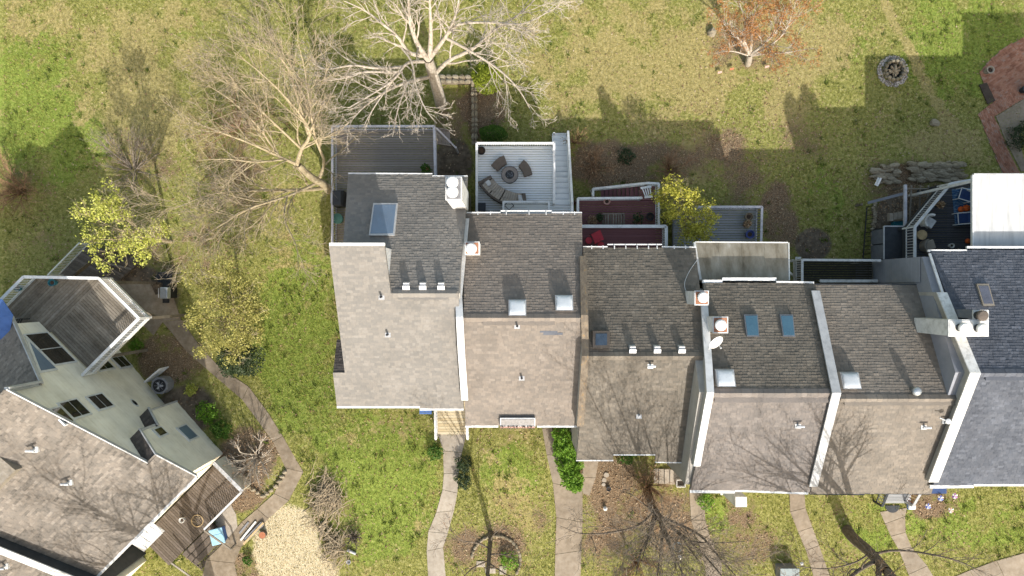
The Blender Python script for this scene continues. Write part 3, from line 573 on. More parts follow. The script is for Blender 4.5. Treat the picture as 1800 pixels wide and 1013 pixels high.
# ---- roof furniture
def on_roof(u, px, py, side, off=0.):
    n, p = UN[u].front if side == 'f' else UN[u].rear; return RP(px, py, n, (p[0], p[1], p[2]+off))
def skylight(u, side, quad, h, frame, glass, dome=0., fw=.06, name='skylight'):
    T = [on_roof(u, x, y, side, h) for x, y in quad]; B = [p-Vector((0, 0, h+.1)) for p in T]; c = sum(T, Vector())/4
    f = ob(name, MB().prism(B, T), frame, HOUSE[u]); I = [p.lerp(c, fw*2.2/(p-c).length) for p in T]; up = Vector(UN[u].front[0] if side == 'f' else UN[u].rear[0]).normalized()
    if dome:
        g = MB(); rings = [(1., .004), (.94, .5), (.75, .82), (.4, .97), (0.02, 1.)]; vs = []; fs = []
        for k, hh in rings:
            for i in range(4):
                for j in range(3): q = I[i].lerp(I[(i+1) % 4], j/3); vs.append(c.lerp(q, k)+up*(.012+dome*hh))
        for r0 in range(len(rings)-1):
            for i in range(12): fs.append((r0*12+i, r0*12+(i+1) % 12, (r0+1)*12+(i+1) % 12, (r0+1)*12+i))
        g.add(vs, fs); ob('dome', g, glass, f, smooth_=True)
    else: ob('pane', MB().prism([p-up*.01 for p in I], [p+up*.012 for p in I]), glass, f)
    return f
skylight(1, 'r', [(656, 357), (699, 357), (693, 414), (648, 414)], .22, m_cap, m_glass)
skylight(2, 'r', [(894, 527), (925, 527), (925, 555), (894, 555)], .32, m_cap, m_dome, .07, .03); skylight(2, 'r', [(976, 519), (1007, 519), (1008, 546), (977, 546)], .32, m_cap, m_dome, .07, .03)
skylight(3, 'r', [(1042, 582), (1072, 582), (1072, 612), (1042, 612)], .3, m_cushd, plain('skylight_dark_glass', (.055, .075, .105), .08, .3, spec=.8), fw=.09)
skylight(4, 'r', [(1308, 553), (1332, 553), (1335, 592), (1313, 592)], .14, m_grey, m_glassb, fw=.04); skylight(4, 'r', [(1371, 553), (1394, 553), (1398, 592), (1377, 592)], .14, m_grey, m_glassb, fw=.04)
skylight(4, 'r', [(1258, 650), (1290, 650), (1294, 680), (1262, 680)], .34, m_cap, m_dome, .07, .03); skylight(5, 'r', [(1477, 655), (1509, 655), (1515, 684), (1483, 684)], .34, m_cap, m_dome, .07, .03)
skylight(6, 'r', [(1717, 499), (1738, 499), (1749, 538), (1729, 538)], .12, m_concl, plain('skylight_grey_glass', (.12, .12, .15), .08, .3, spec=.8), fw=.06)
for u, L in ((1, [(715, 502), (744, 502), (776, 502)]), (3, [(1111, 613), (1154, 613), (1197, 613)])):
    for x, y in L:
        p = on_roof(u, x, y, 'r'); v = ob('hood_vent', MB().prism([(p.x-.15, p.y-.15, p.z-.05), (p.x+.15, p.y-.15, p.z-.05), (p.x+.15, p.y+.18, p.z-.1), (p.x-.15, p.y+.18, p.z-.1)], [(p.x-.15, p.y-.16, p.z+.2), (p.x+.15, p.y-.16, p.z+.2), (p.x+.14, p.y+.12, p.z+.26), (p.x-.14, p.y+.12, p.z+.26)]), m_cap, HOUSE[u])
        ob('hood', MB().prism([(p.x-.17, p.y-.21, p.z+.1), (p.x+.17, p.y-.21, p.z+.1), (p.x+.17, p.y-.02, p.z+.22), (p.x-.17, p.y-.02, p.z+.22)], [(p.x-.17, p.y-.21, p.z+.2), (p.x+.17, p.y-.21, p.z+.2), (p.x+.17, p.y-.02, p.z+.3), (p.x-.17, p.y-.02, p.z+.3)]), m_white, v)
def pipe_vent(u, side, x, y, mat, tee=False, h=.3, par=None, p=None):
    p = p or on_roof(u, x, y, side); par = par or HOUSE[u]; v = ob('vent_pipe', MB().lathe(p-Vector((0, 0, .1)), [(.05, 0), (.05, h+.1), (.06, h+.1), (.06, h+.12)], 12), mat, par)
    ob('flashing', MB().slab([(p.x-.14, p.y-.14), (p.x+.14, p.y-.14), (p.x+.14, p.y+.14), (p.x-.14, p.y+.14)], p.z-.1, p.z+.05), mat if tee else m_cap, v)
    if tee: ob('tee', MB().tube([p+Vector((-.2, 0, h+.02)), p+Vector((.2, 0, h+.02))], .055), mat, v)
for a in ((1, 'f', 671, 522, m_black), (1, 'f', 682, 588, m_black), (2, 'f', 909, 573, m_black), (2, 'f', 917, 664, m_black), (3, 'f', 1123, 731, m_white, False), (3, 'f', 1143, 643, m_white, True), (4, 'f', 1402, 748, m_white, True), (5, 'f', 1623, 750, m_white, True), (5, 'f', 1661, 740, m_white, True)): pipe_vent(*a)
p = on_roof(5, 1604, 686, 'r'); v = ob('turbine_vent', MB().lathe(p-Vector((0, 0, .1)), [(.14, 0), (.14, .35), (.2, .37), (.23, .47), (.18, .58), (.05, .62)], 16), m_stainless, HOUSE[5], smooth_=True)
for (u, x0, x1, y, c) in ((1, 700, 788, 522, m_r1), (2, 848, 975, 567, m_r2), (4, 1256, 1462, 703, m_r4), (5, 1484, 1684, 708, m_r5), (6, 1732, 1950, 664, m_r6)):   # raised ridge vents
    a = on_roof(u, x0, y, 'f', .05); b = on_roof(u, x1, y, 'f', .05); bar('ridge_vent', a, b, .26, .05, c, HOUSE[u])
pa = [on_roof(2, *q, 'f', .03) for q in ((949, 582), (980, 582), (980, 585), (989, 585), (989, 589), (955, 589), (955, 585), (949, 585))]; ob('replaced_shingles', MB().prism([p-Vector((0, 0, .03)) for p in pa], pa), m_r6, HOUSE[2], label='dark patch of replaced shingles')
def chimney(u, rect, zt, zb, capr, caps, side=m_whited, pan=m_copper, rim=m_white, sid=True):
    x0, y0, x1, y1 = rect; a = W(x0, y1, zt); b = W(x1, y0, zt); c = ob('chimney', MB().box((a.x+.03, a.y+.03, zb), (b.x-.03, b.y-.03, zt-.06)), side, HOUSE[u])
    ob('rim', MB().box((a.x, a.y, zt-.08), (b.x, b.y, zt)), rim, c); ob('pan', MB().box((a.x+.05, a.y+.05, zt-.02), (b.x-.05, b.y-.05, zt+.02)), pan, c)
    if sid:
        ob('siding', rows([(b.x-.02, a.y+.04, zb), (b.x-.02, b.y-.04, zb), (b.x-.02, b.y-.04, zt-.1), (b.x-.02, a.y+.04, zt-.1)], (0, 1, 0), (0, 0, 1), (1, 0, 0), .13, None, .012), side, c, kind='stuff')
        ob('siding', rows([(a.x+.02, b.y-.04, zb), (a.x+.02, a.y+.04, zb), (a.x+.02, a.y+.04, zt-.1), (a.x+.02, b.y-.04, zt-.1)], (0, -1, 0), (0, 0, 1), (-1, 0, 0), .13, None, .012), side, c, kind='stuff')
    for x, y, m in caps:
        p = W(x, y, zt+.45); q = Vector((p.x, p.y, zt)); ob('flue', MB().lathe(q, [(capr*.75, 0), (capr*.75, .3)], 18), m_dark, c); ob('flue_cap', MB().lathe(q, [(capr*.75, .3), (capr, .31), (capr, .42), (capr*.8, .46), (.02, .48)], 22), m, c, smooth_=False)
chimney(1, (783, 311, 812, 352), 9.0, 4.2, .27, [(795, 320, m_white), (795, 337, m_white)], side=m_whitec, pan=m_acgrey)
chimney(2, (817, 425, 843, 448), 6.9, 4.6, .27, [(828, 437, m_white)])
chimney(3, (1221, 511, 1246, 537), 7.4, 5.2, .26, [(1237, 523, m_white)])
chimney(4, (1253, 557, 1280, 586), 7.6, 5.4, .27, [(1268, 572, m_white)])
chimney(6, (1667, 562, 1738, 592), 8.2, 5.4, .25, [(1697, 577, m_white), (1729, 578, m_whited)], pan=m_whited)
chimney(6, (1711, 545, 1738, 561.5), 8.15, 5.4, .25, [(1729, 555, m_cushd)], pan=m_whited, side=m_grey)
# satellite dish on the parapet
dp = W(1257, 600, 8.0); d = thing('satellite_dish', 'white oval satellite dish clamped to the parapet below the copper chimney', 'satellite dish', W(1246, 612, 7.3))
ax = Vector((.35, -.55, .55)).normalized(); e1 = ax.cross(Vector((0, 0, 1))).normalized(); e2 = ax.cross(e1); b = MB(); vs = []; fs = []
for j, (rr, dd) in enumerate(((.02, 0), (.15, .012), (.28, .045), (.4, .1), (.41, .085))):
    for i in range(22): a = 2*math.pi*i/22; vs.append(dp+e1*rr*math.cos(a)*.9+e2*rr*math.sin(a)+ax*dd)
for j in range(4):
    for i in range(22): fs.append((j*22+i, j*22+(i+1) % 22, (j+1)*22+(i+1) % 22, (j+1)*22+i))
ob('reflector', b.add(vs, fs), m_white, d, smooth_=True); ob('arm', MB().tube([dp-e2*.3, dp+ax*.45+e2*.1*0], .018), m_cap, d); ob('receiver', MB().lathe(dp+ax*.45-Vector((0, 0, .05)), [(.04, 0), (.05, .05), (.03, .1)], 10), m_cap, d)
ob('mast', MB().tube([W(1246, 614, 7.3), W(1249, 608, 7.7), dp-ax*.02], .03), m_cap, d)
cb = [on_roof(3, *q, 'r', .03) for q in ((1225, 458), (1213, 475), (1204, 495), (1205, 510), (1212, 514))]; ob('cable', MB().tube(curve(cb, 14), .012, 5), m_white, None, 'thin pale cable looping across the olive grey roof below the flat roof', 'cable')
lp = on_roof(5, 1667, 741, 'f', .6); lt = thing('flood_light', 'small white flood light arm on the tall parapet', 'lamp', lp-Vector((0, 0, .4))); ob('arm', MB().tube([lp-Vector((.35, -.15, .1)), lp], .03), m_white, lt); ob('head', MB().lathe(lp-Vector((0, 0, .08)), [(.05, 0), (.13, .05), (.13, .1), (.03, .14)], 12), m_white, lt)

# ------------------------------------------------------------------ decks behind the row
def xy(p): return (p.x, p.y)
def deck_frame(t, poly, zd, mat, posts=True):
    n = len(poly)
    for a, b in zip(poly, poly[1:]+poly[:1]): bar('rim_joist', (a[0], a[1], zd-.16), (b[0], b[1], zd-.16), .05, .22, mat, t)
    if posts:
        for a in poly: bar('support_post', (a[0], a[1], float(G(*a))-.1), (a[0], a[1], zd-.27), .14, .14, mat, t)
def on(px, py, z): return W(px, py, z)
def steps(t, p0, p1, w, n, mat, zg, tread=None, name='tread', rmat=None):
    """stair flight: p0 top edge centre, p1 bottom centre; w = width vector"""
    p0 = Vector(p0); p1 = Vector(p1); d = (p1-p0)/n; h = Vector((d.x, d.y, 0)); wv = Vector(w)
    for i in range(n):
        c = p0+h*(i+.5)+Vector((0, 0, d.z*(i+1))); bar(name, c-wv/2, c+wv/2, h.length*.9, .045, mat, t); r_ = p0+h*(i+.02)+Vector((0, 0, d.z*(i+.55)-.06))
        bar('riser', r_-wv/2, r_+wv/2, .02, abs(d.z)*.6, rmat or mat, t)  # a darker rmat paints in the shadow lines between treads
    for s in (-1, 1): bar('stringer', p0+wv*s*.5+Vector((0, 0, -.18)), p1+wv*s*.5+Vector((0, 0, -.05)), .05, .22, mat, t)
# grey-brown deck, left unit
Z = .3; zr = Z+.97; A = [xy(on(584, 432, zr)), xy(on(584, 222, zr)), xy(on(763, 222, zr)), xy(on(764, 330, zr))]
D = thing('deck', 'grey-brown board deck with lavender-grey rails under the bare tree', 'deck', (A[1][0], A[1][1], -2)); poly = [A[0], A[1], A[2], (A[3][0], A[3][1]), (A[0][0]+1.7, A[3][1]), (A[0][0]+1.7, A[0][1])]
boards(poly, Z, 0, m_b1, D, gap=.03); deck_frame(D, poly, Z, m_b1); railing([A[0], A[1], A[2], xy(on(765, 309, zr))], Z, D, m_lav, balmat=m_lav)
wst = on(774, 240, -.6); steps(D, (A[2][0]+.05, A[2][1]-.3, Z), (A[2][0]+.75, A[2][1]-.3, Z-.8), (0, .9, 0), 3, m_b1, -2)
bar('stair_rail', (A[2][0]+.1, A[2][1]-.05, Z+.8), (A[2][0]+1.1, A[2][1]-.9, Z-.6), .09, .06, m_lav, D); bar('stair_post', (A[2][0]+1.1, A[2][1]-.9, -2), (A[2][0]+1.1, A[2][1]-.9, Z-.5), .1, .1, m_lav, D)
g = thing('grill', 'black covered grill tucked under the eave of the grey-brown deck', 'grill', on(600, 355, Z)); c = on(599, 352, Z); ob('cabinet', MB().box((c.x-.3, c.y-.45, Z), (c.x+.35, c.y+.45, Z+.8)), m_black, g, bevel=.03); ob('lid', MB().prism([(c.x-.3, c.y-.45, Z+.8), (c.x+.35, c.y-.45, Z+.8), (c.x+.35, c.y+.45, Z+.8), (c.x-.3, c.y+.45, Z+.8)], [(c.x-.2, c.y-.4, Z+1.05), (c.x+.25, c.y-.4, Z+1.05), (c.x+.25, c.y+.4, Z+1.05), (c.x-.2, c.y+.4, Z+1.05)]), m_dark, g, bevel=.04); bar('handle', (c.x-.32, c.y-.3, Z+.95), (c.x-.32, c.y+.3, Z+.95), .04, .04, m_stainless, g)
g = thing('storage_bin', 'sage green bin beside the black grill', 'bin', on(597, 386, Z)); c = on(597, 386, Z); ob('body', MB().lathe(c, [(.24, 0), (.28, .5)], 20), m_green, g, smooth_=False); ob('lid', MB().lathe(c, [(.3, .5), (.3, .55), (.1, .6)], 20), m_green, g)
pl = thing('potted_plant', 'leafy green potted plant in the corner of the grey-brown deck', 'plant', on(752, 300, Z)); c = on(751, 300, Z); ob('pot', MB().lathe(c, [(.12, 0), (.16, .28)], 14), m_terra, pl); ob('foliage', leaf_quads(shell(c+Vector((0, 0, .5)), (.28, .28, .3), 260, rng), .06, rng), m_lbox, pl)
# white deck
Z = .55; zr = Z+.97; A = [xy(on(838, 380, zr)), xy(on(838, 252, zr)), xy(on(974, 252, zr)), xy(on(974, 357, zr))]; xo = on(1006, 0, zr).x; yb = A[0][1]-.7
D = thing('deck', 'white painted board deck holding the curved sofa and fire table', 'deck', (A[1][0], A[1][1], -2)); poly = [(A[0][0], yb), A[1], A[2], A[3], (xo, A[3][1]), (xo, yb)]
boards(poly, Z, 0, m_bw, D, gap=.024); deck_frame(D, poly, Z, m_white); railing([A[0], A[1], A[2], A[3]], Z, D, m_white)
sx = (A[3][0]+.1+xo-.06)/2; sw = xo-.06-A[3][0]-.1; ye = on(0, 238, -1.9).y
steps(D, (sx, A[3][1]+.02, Z), (sx, ye, -1.85), (sw, 0, 0), 13, m_bw, -2, rmat=m_grey); railing([(xo, yb+.7, Z), (xo, A[3][1], Z), (xo-.05, ye, -1.75)], Z, D, m_white); bar('stair_skirt', (A[3][0]+.16, ye, -1.2), (A[3][0]+.16, ye+.9-.9, -1.9), .06, .1, m_white, D)
ob('landing', MB().box((A[3][0]+.1, ye, -2.05), (xo-.05, ye+.12, -1.82)), m_white, D)
# small upper balcony
Z2 = 1.7; z2 = Z2+.95; B = [xy(on(885, 378, z2)), xy(on(885, 355, z2)), xy(on(965, 355, z2)), xy(on(965, 378, z2))]; D2 = thing('balcony', 'small white balcony with black folding stand above the white deck', 'balcony', (B[1][0], B[1][1], Z2))
boards([(B[0][0], B[0][1]-.6), B[1], B[2], (B[3][0], B[3][1]-.6)], Z2, 0, m_bw, D2); railing(B, Z2, D2, m_white, topw=.11); deck_frame(D2, [(B[0][0], B[0][1]-.6), B[1], B[2], (B[3][0], B[3][1]-.6)], Z2, m_white, False)
st = thing('folding_stand', 'black folding stand on the small white balcony', 'stand', on(896, 364, Z2)); c = on(895, 364, Z2); q = [Vector((c.x+.25*math.cos(a), c.y+.25*math.sin(a), 0)) for a in (0, math.pi/2, math.pi, -math.pi/2)]
for i in range(4): bar('frame_bar', q[i]+Vector((0, 0, Z2+.75)), q[(i+1) % 4]+Vector((0, 0, Z2+.75)), .03, .03, m_black, st); bar('leg', q[i]+Vector((0, 0, Z2)), q[i]+Vector((0, 0, Z2+.74)), .03, .03, m_black, st)
# curved sofa: arc about a point between the ottomans
def arc(c, r0, r1, a0, a1, z0, z1, n=10):
    b = MB()
    for i in range(n):
        t0 = a0+(a1-a0)*i/n; t1 = a0+(a1-a0)*(i+1)/n; q = [(c.x+r*math.cos(t), c.y+r*math.sin(t)) for r, t in ((r0, t0), (r1, t0), (r1, t1), (r0, t1))]
        n0 = len(b.v); b.v += [(*p, z0) for p in q]+[(*p, z1) for p in q]; b.f += [tuple(n0+k for k in f) for f in ((3, 2, 1, 0), (4, 5, 6, 7), (0, 1, 5, 4), (2, 3, 7, 6))]
        if i == 0: b.f.append((n0, n0+4, n0+7, n0+3)) if False else b.f.append((n0+0, n0+1, n0+5, n0+4)[:0] or (n0+3, n0+7, n0+4, n0+0))
        if i in (0, n-1): pass
    for t in (a0, a1):
        q = [(c.x+r*math.cos(t), c.y+r*math.sin(t)) for r in (r0, r1)]; b.add([(*q[0], z0), (*q[1], z0), (*q[1], z1), (*q[0], z1)], [(0, 1, 2, 3)])
    return b
Z = .55; c = on(916, 279, Z+.5); sf = thing('sofa', 'curved taupe outdoor sofa facing the round fire table', 'sofa', (c.x-1, c.y-2, Z)); a0, a1 = R(214), R(272); am = (a0+a1)/2
ob('base', arc(c, 1.98, 2.75, a0, a1, Z+.05, Z+.3), m_wicker, sf)
for k in range(2): ob('seat_cushion', arc(c, 1.95, 2.55, a0+(a1-a0)*k/2+.012, a0+(a1-a0)*(k+1)/2-.012, Z+.3, Z+.46, 8), m_cush, sf, bevel=.03)
for k in range(4): ob('back_cushion', arc(c, 2.45, 2.68, a0+(a1-a0)*k/4+.01, a0+(a1-a0)*(k+1)/4-.01, Z+.44, Z+.78, 4), m_cush, sf, bevel=.03)
ob('backrest', arc(c, 2.66, 2.78, a0, a1, Z+.05, Z+.72), m_wicker, sf)
for s, t in ((-1, a0), (1, a1)): ob('arm', arc(c, 1.98, 2.8, t-(.09 if s < 0 else 0), t+(.09 if s > 0 else 0), Z+.05, Z+.6, 2), m_wicker, sf, bevel=.02)
for i, (px, py) in enumerate(((857, 323), (915, 349))):
    p = on(px, py, Z+.55); o = ob('pillow', MB().box((-.2, -.16, -.07), (.2, .16, .07)), m_cap, None, org=Vector((0, 0, 0)), bevel=.06); o.location = p-WL[sf.name]; o.rotation_euler = (.5, .3, .7+i); o.parent = sf
def poly_cushion(name, label, px, z0, z1, mat, top):
    P = [on(*q, z1) for q in px]; t = thing(name, label, 'ottoman', (sum(p.x for p in P)/len(P), sum(p.y for p in P)/len(P), z0), 'ottomans round the fire table'); cx, cy = sum(p.x for p in P)/len(P), sum(p.y for p in P)/len(P)
    ob('base', MB().slab([(cx+(p.x-cx)*.94, cy+(p.y-cy)*.94) for p in P], z0+.03, z1-.12), m_wicker, t); ob('cushion', MB().slab(xys(P), z1-.12, z1), mat, t, bevel=.03)
def xys(P): return [(p.x, p.y) for p in P]
poly_cushion('ottoman', 'dark taupe wedge ottoman on the side of the round black planter', [(862.8, 290.7), (870.4, 282.2), (877.5, 276.5), (885.8, 272.8), (891.3, 287.5), (882.8, 292.8), (874.3, 300.8)], Z, Z+.45, m_cushd, None)
poly_cushion('ottoman', 'dark taupe wedge ottoman on the side of the white stairs', [(910.9, 292), (921, 280.4), (928, 287.5), (933.4, 296.4), (936, 306.7), (922.3, 311), (917.5, 300)], Z, Z+.45, m_cushd, None)
p = on(896, 307, Z+.6); ft = thing('fire_table', 'round fire table with grey stone rim in front of the curved sofa', 'fire table', (p.x, p.y, Z)); q = Vector((p.x, p.y, Z))
ob('base', MB().lathe(q, [(.3, 0), (.34, .5)], 24), m_wicker, ft); ob('rim', MB().lathe(q, [(.25, .5), (.47, .5), (.47, .58), (.25, .58)], 32, False), plain('fire_table_stone', (.2, .175, .16), .8, .2, bump=.2), ft); ob('edge', MB().lathe(q, [(.465, .48), (.49, .48), (.49, .59), (.465, .59)], 32, False), m_black, ft); ob('burner', MB().lathe(q, [(.26, .5), (.26, .56), (.02, .57)], 24), m_black, ft)
ob('lava_rock', leaf_quads(np.array(q)+np.column_stack([rng.uniform(-.16, .16, 90), rng.uniform(-.16, .16, 90), np.full(90, .585)]), .03, rng), m_grey, ft, kind='stuff')
p = on(846, 265, Z+.4); q = Vector((p.x, p.y, Z)); pt = thing('planter', 'round black planter in the corner of the white deck', 'planter', q); ob('pot', MB().lathe(q, [(.17, 0), (.24, .4), (.2, .4), (.19, .3)], 24), m_black, pt); ob('soil', MB().lathe(q, [(.2, .3), (.02, .33)], 16), m_soil, pt)
a = on(832, 374, Z+.6); b = on(853, 357, Z+.6); sb = thing('storage_box', 'dark storage box against the wall on the white deck', 'box', (a.x+.3, a.y+.2, Z)); ob('body', MB().box((a.x+.12, a.y-.1, Z), (b.x, b.y, Z+.5)), m_cushd, sb, bevel=.02); ob('lid', MB().box((a.x+.1, a.y-.12, Z+.5), (b.x+.02, b.y+.02, Z+.57)), m_dark, sb, bevel=.02)
# maroon decks
Z = -.5; zr = Z+.95; A = [xy(on(1016, 400, zr)), xy(on(1016, 349, zr)), xy(on(1140, 348, zr)), xy(on(1158, 348, zr)), xy(on(1158, 400, zr)), xy(on(1158, 323, zr)), xy(on(1138, 322, zr)), xy(on(1128, 323, zr))]
D = thing('deck', 'maroon board deck with white rails and side stairs', 'deck', (A[1][0], A[1][1], -2)); boards([(A[0][0], A[0][1]-1), A[1], A[3], (A[4][0], A[4][1]-1)], Z, 0, m_bm, D, gap=.028); boards([(A[7][0], A[1][1]+.01), (A[7][0], A[5][1]), A[5], (A[5][0], A[1][1]+.01)], Z, 0, m_bm, D, gap=.028); deck_frame(D, [(A[0][0], A[0][1]-1), A[1], A[3], (A[4][0], A[4][1]-1)], Z, m_bm)
railing([A[0], A[1], xy(on(1128, 348, zr))], Z, D, m_white); railing([A[4], A[5], A[6]], Z, D, m_white)
ym = (on(0, 327, -1).y+on(0, 346, -1).y)/2; wv = (0, on(0, 327, -1).y-on(0, 346, -1).y, 0); xl = on(1058, 0, -1.5).x; steps(D, (A[7][0], ym, Z), (xl, ym, -1.95), wv, 9, m_bm, -2, rmat=m_dark)
railing([(A[6][0], A[6][1], Z), (on(1042, 333, -1).x, on(0, 333, -1).y, -1.75), (on(1042, 346, -1).x, on(0, 346, -1).y, -1.75)], Z, D, m_whited)
gt = thing('stair_gate', 'small white slatted gate at the top of the maroon stairs', 'gate', on(1136, 338, Z)); a, b, c, d = on(1126, 331, Z+.9), on(1145, 328, Z+.9), on(1133, 347, Z+.9), on(1147, 346, Z+.9)
bar('rail', a, b, .12, .06, m_white, gt); bar('rail', c, d, .12, .06, m_white, gt)
for i in range(4): bar('slat', a.lerp(b, .15+.23*i), c.lerp(d, .15+.23*i), .06, .04, m_white, gt)
Z2 = .8; z2 = Z2+.95; B = [xy(on(1020, 398, z2)), xy(on(1171, 398, z2)), xy(on(1171, 440, z2))]; D2 = thing('balcony', 'upper maroon balcony with white rail and red table', 'balcony', (B[0][0], B[0][1], Z2)); bp_ = [B[0], B[1], (B[1][0], B[2][1]-.6), (B[0][0], B[2][1]-.6)]
boards(bp_, Z2, 0, m_bm, D2, gap=.028); deck_frame(D2, bp_, Z2, m_white, False); railing([(B[0][0]+.1, B[0][1]), B[1], B[2]], Z2, D2, m_white, topw=.17)
def pot(name, label, px, py, z, r, h, mat, plant=None, group=None, seed=3, size=.06, ph=.35, n=200):
    p = on(px, py, z+h); q = Vector((p.x, p.y, z)); t = thing(name, label, 'pot' if not plant else 'plant', q, group); ob('pot', MB().lathe(q, [(r*.7, 0), (r, h), (r*.82, h), (r*.78, h*.8)], 20), mat, t); ob('soil', MB().lathe(q, [(r*.8, h*.78), (.01, h*.84)], 14), m_soil, t)
    if plant: rr = np.random.default_rng(seed); ob('foliage', leaf_quads(shell(q+Vector((0, 0, h+ph*.6)), (r*1.6, r*1.6, ph), n, rr, inner=.8), size, rr), plant, t)
    return t
pot('flower_pot', 'pale clay pot by the rail of the maroon deck', 1067, 354, Z, .2, .4, m_pink); pot('flower_pot', 'black round pot under the yellow tree on the maroon deck', 1143, 381, Z, .24, .4, m_black)
pot('potted_plant', 'dark leafy plant between the bench and the black pot on the maroon deck', 1120, 385, Z, .22, .35, m_terra, m_lhol, seed=5); pot('potted_plant', 'dry potted plant at the left end of the maroon deck', 1041, 388, Z, .18, .3, m_terra, m_lbro, seed=6); pot('potted_plant', 'small dark plant beside the left end of the slatted bench', 1053, 383, Z, .14, .3, m_dark, m_lhol, seed=7)
bn = thing('bench', 'weathered slatted bench below the balcony on the maroon deck', 'bench', on(1079, 385, Z))
for i in range(9): a = on(1060+i*4.6, 376, Z+.45); b = on(1060+i*4.6, 394, Z+.45); bar('slat', a, b, .09, .03, m_bl, bn)
for x in (1062, 1096):
    for y in (377, 393): p = on(x, y, Z+.4); bar('leg', (p.x, p.y, Z), (p.x, p.y, Z+.43), .06, .06, m_bl, bn)
bar('back_rail', on(1060, 376, Z+.8), on(1098, 376, Z+.8), .05, .08, m_bl, bn)
rt = thing('side_table', 'square red metal table on the upper maroon balcony', 'table', on(1050, 417, Z2)); P = [on(*q, Z2+.6) for q in ((1039, 412), (1055, 404), (1062, 421), (1046, 429))]; ob('top', MB().slab(xys(P), Z2+.57, Z2+.6), m_red, rt, bevel=.01)
for p in P: q = p.lerp(sum(P, Vector())/4, .12); bar('leg', (q.x, q.y, Z2), (q.x, q.y, Z2+.57), .03, .03, m_red, rt)
for i, (x, y) in enumerate(((1035, 423), (1056, 431))):
    p = on(x, y, Z2+.42); s_ = thing('stool', ('round red stool left of the square red table', 'round red stool half hidden by the gutter below the red table')[i], 'stool', (p.x, p.y, Z2), 'red stools on the balcony'); ob('seat', MB().lathe(Vector((p.x, p.y, Z2)), [(.17, .38), (.19, .4), (.19, .44), (.16, .45)], 20), m_red, s_)
    for k in range(3): bar('leg', (p.x+.14*math.cos(k*2.1), p.y+.14*math.sin(k*2.1), Z2), (p.x+.1*math.cos(k*2.1), p.y+.1*math.sin(k*2.1), Z2+.39), .025, .025, m_red, s_)
# grey deck
Z = -.9; zr = Z+.9; A = [xy(on(1190, 364, zr)), xy(on(1339, 364, zr)), xy(on(1337, 440, zr)), xy(on(1190, 440, zr))]; D = thing('deck', 'weathered grey deck between the yellow tree and the flat roof', 'deck', (A[0][0], A[0][1], -2)); boards(A, Z, 0, m_bg, D, .15, .028); deck_frame(D, A, Z, m_bg); railing(A[:3], Z, D, m_lav, sp=.16, balmat=m_bg)
pot('flower_pot', 'brown glass globe planter on the grey deck', 1317, 381, Z, .24, .4, m_brown); pot('potted_plant', 'dark dry plant between the globe and the blue pot', 1311, 395, Z, .15, .25, m_dark, m_lbro, seed=9); pot('flower_pot', 'cobalt blue glazed pot on the grey deck', 1319, 412, Z, .26, .45, m_blue)
# mossy balcony of the fifth unit
Z = .5; zr = Z+.95; A = [xy(on(1410, 510, zr)), xy(on(1410, 457, zr)), xy(on(1548, 458, zr)), xy(on(1548, 510, zr))]; D = thing('balcony', 'dark mossy balcony with peeling white rails behind the taupe roof', 'balcony', (A[1][0], A[1][1], Z)); boards(A, Z, 0, m_bk, D); deck_frame(D, A, Z, m_whited, False); railing(A[:3], Z, D, m_whited, btm=True)
bar('brace', on(1386, 478, -.2), on(1410, 497, .4), .12, .12, m_whited, D)
bar('support_post', (A[1][0], A[1][1], -2.1), (A[1][0], A[1][1], Z-.27), .14, .14, m_whited, D); bar('support_post', (A[2][0], A[2][1], -2.1), (A[2][0], A[2][1], Z-.27), .14, .14, m_whited, D)
for i in range(4): bar('stair_tread', on(1398, 455+i*9, -.3-.3*i), on(1408, 455+i*9, -.3-.3*i), .22, .04, m_whited, D)
bn = thing('bench', 'peeling white plank bench at the back of the mossy balcony', 'bench', on(1490, 494, Z)); bar('seat', on(1441, 494, Z+.45), on(1543, 494, Z+.45), .16, .04, m_whited, bn)
for x in (1446, 1492, 1539): p = on(x, 494, Z+.4); bar('leg', (p.x, p.y, Z), (p.x, p.y, Z+.43), .08, .08, m_whited, bn)
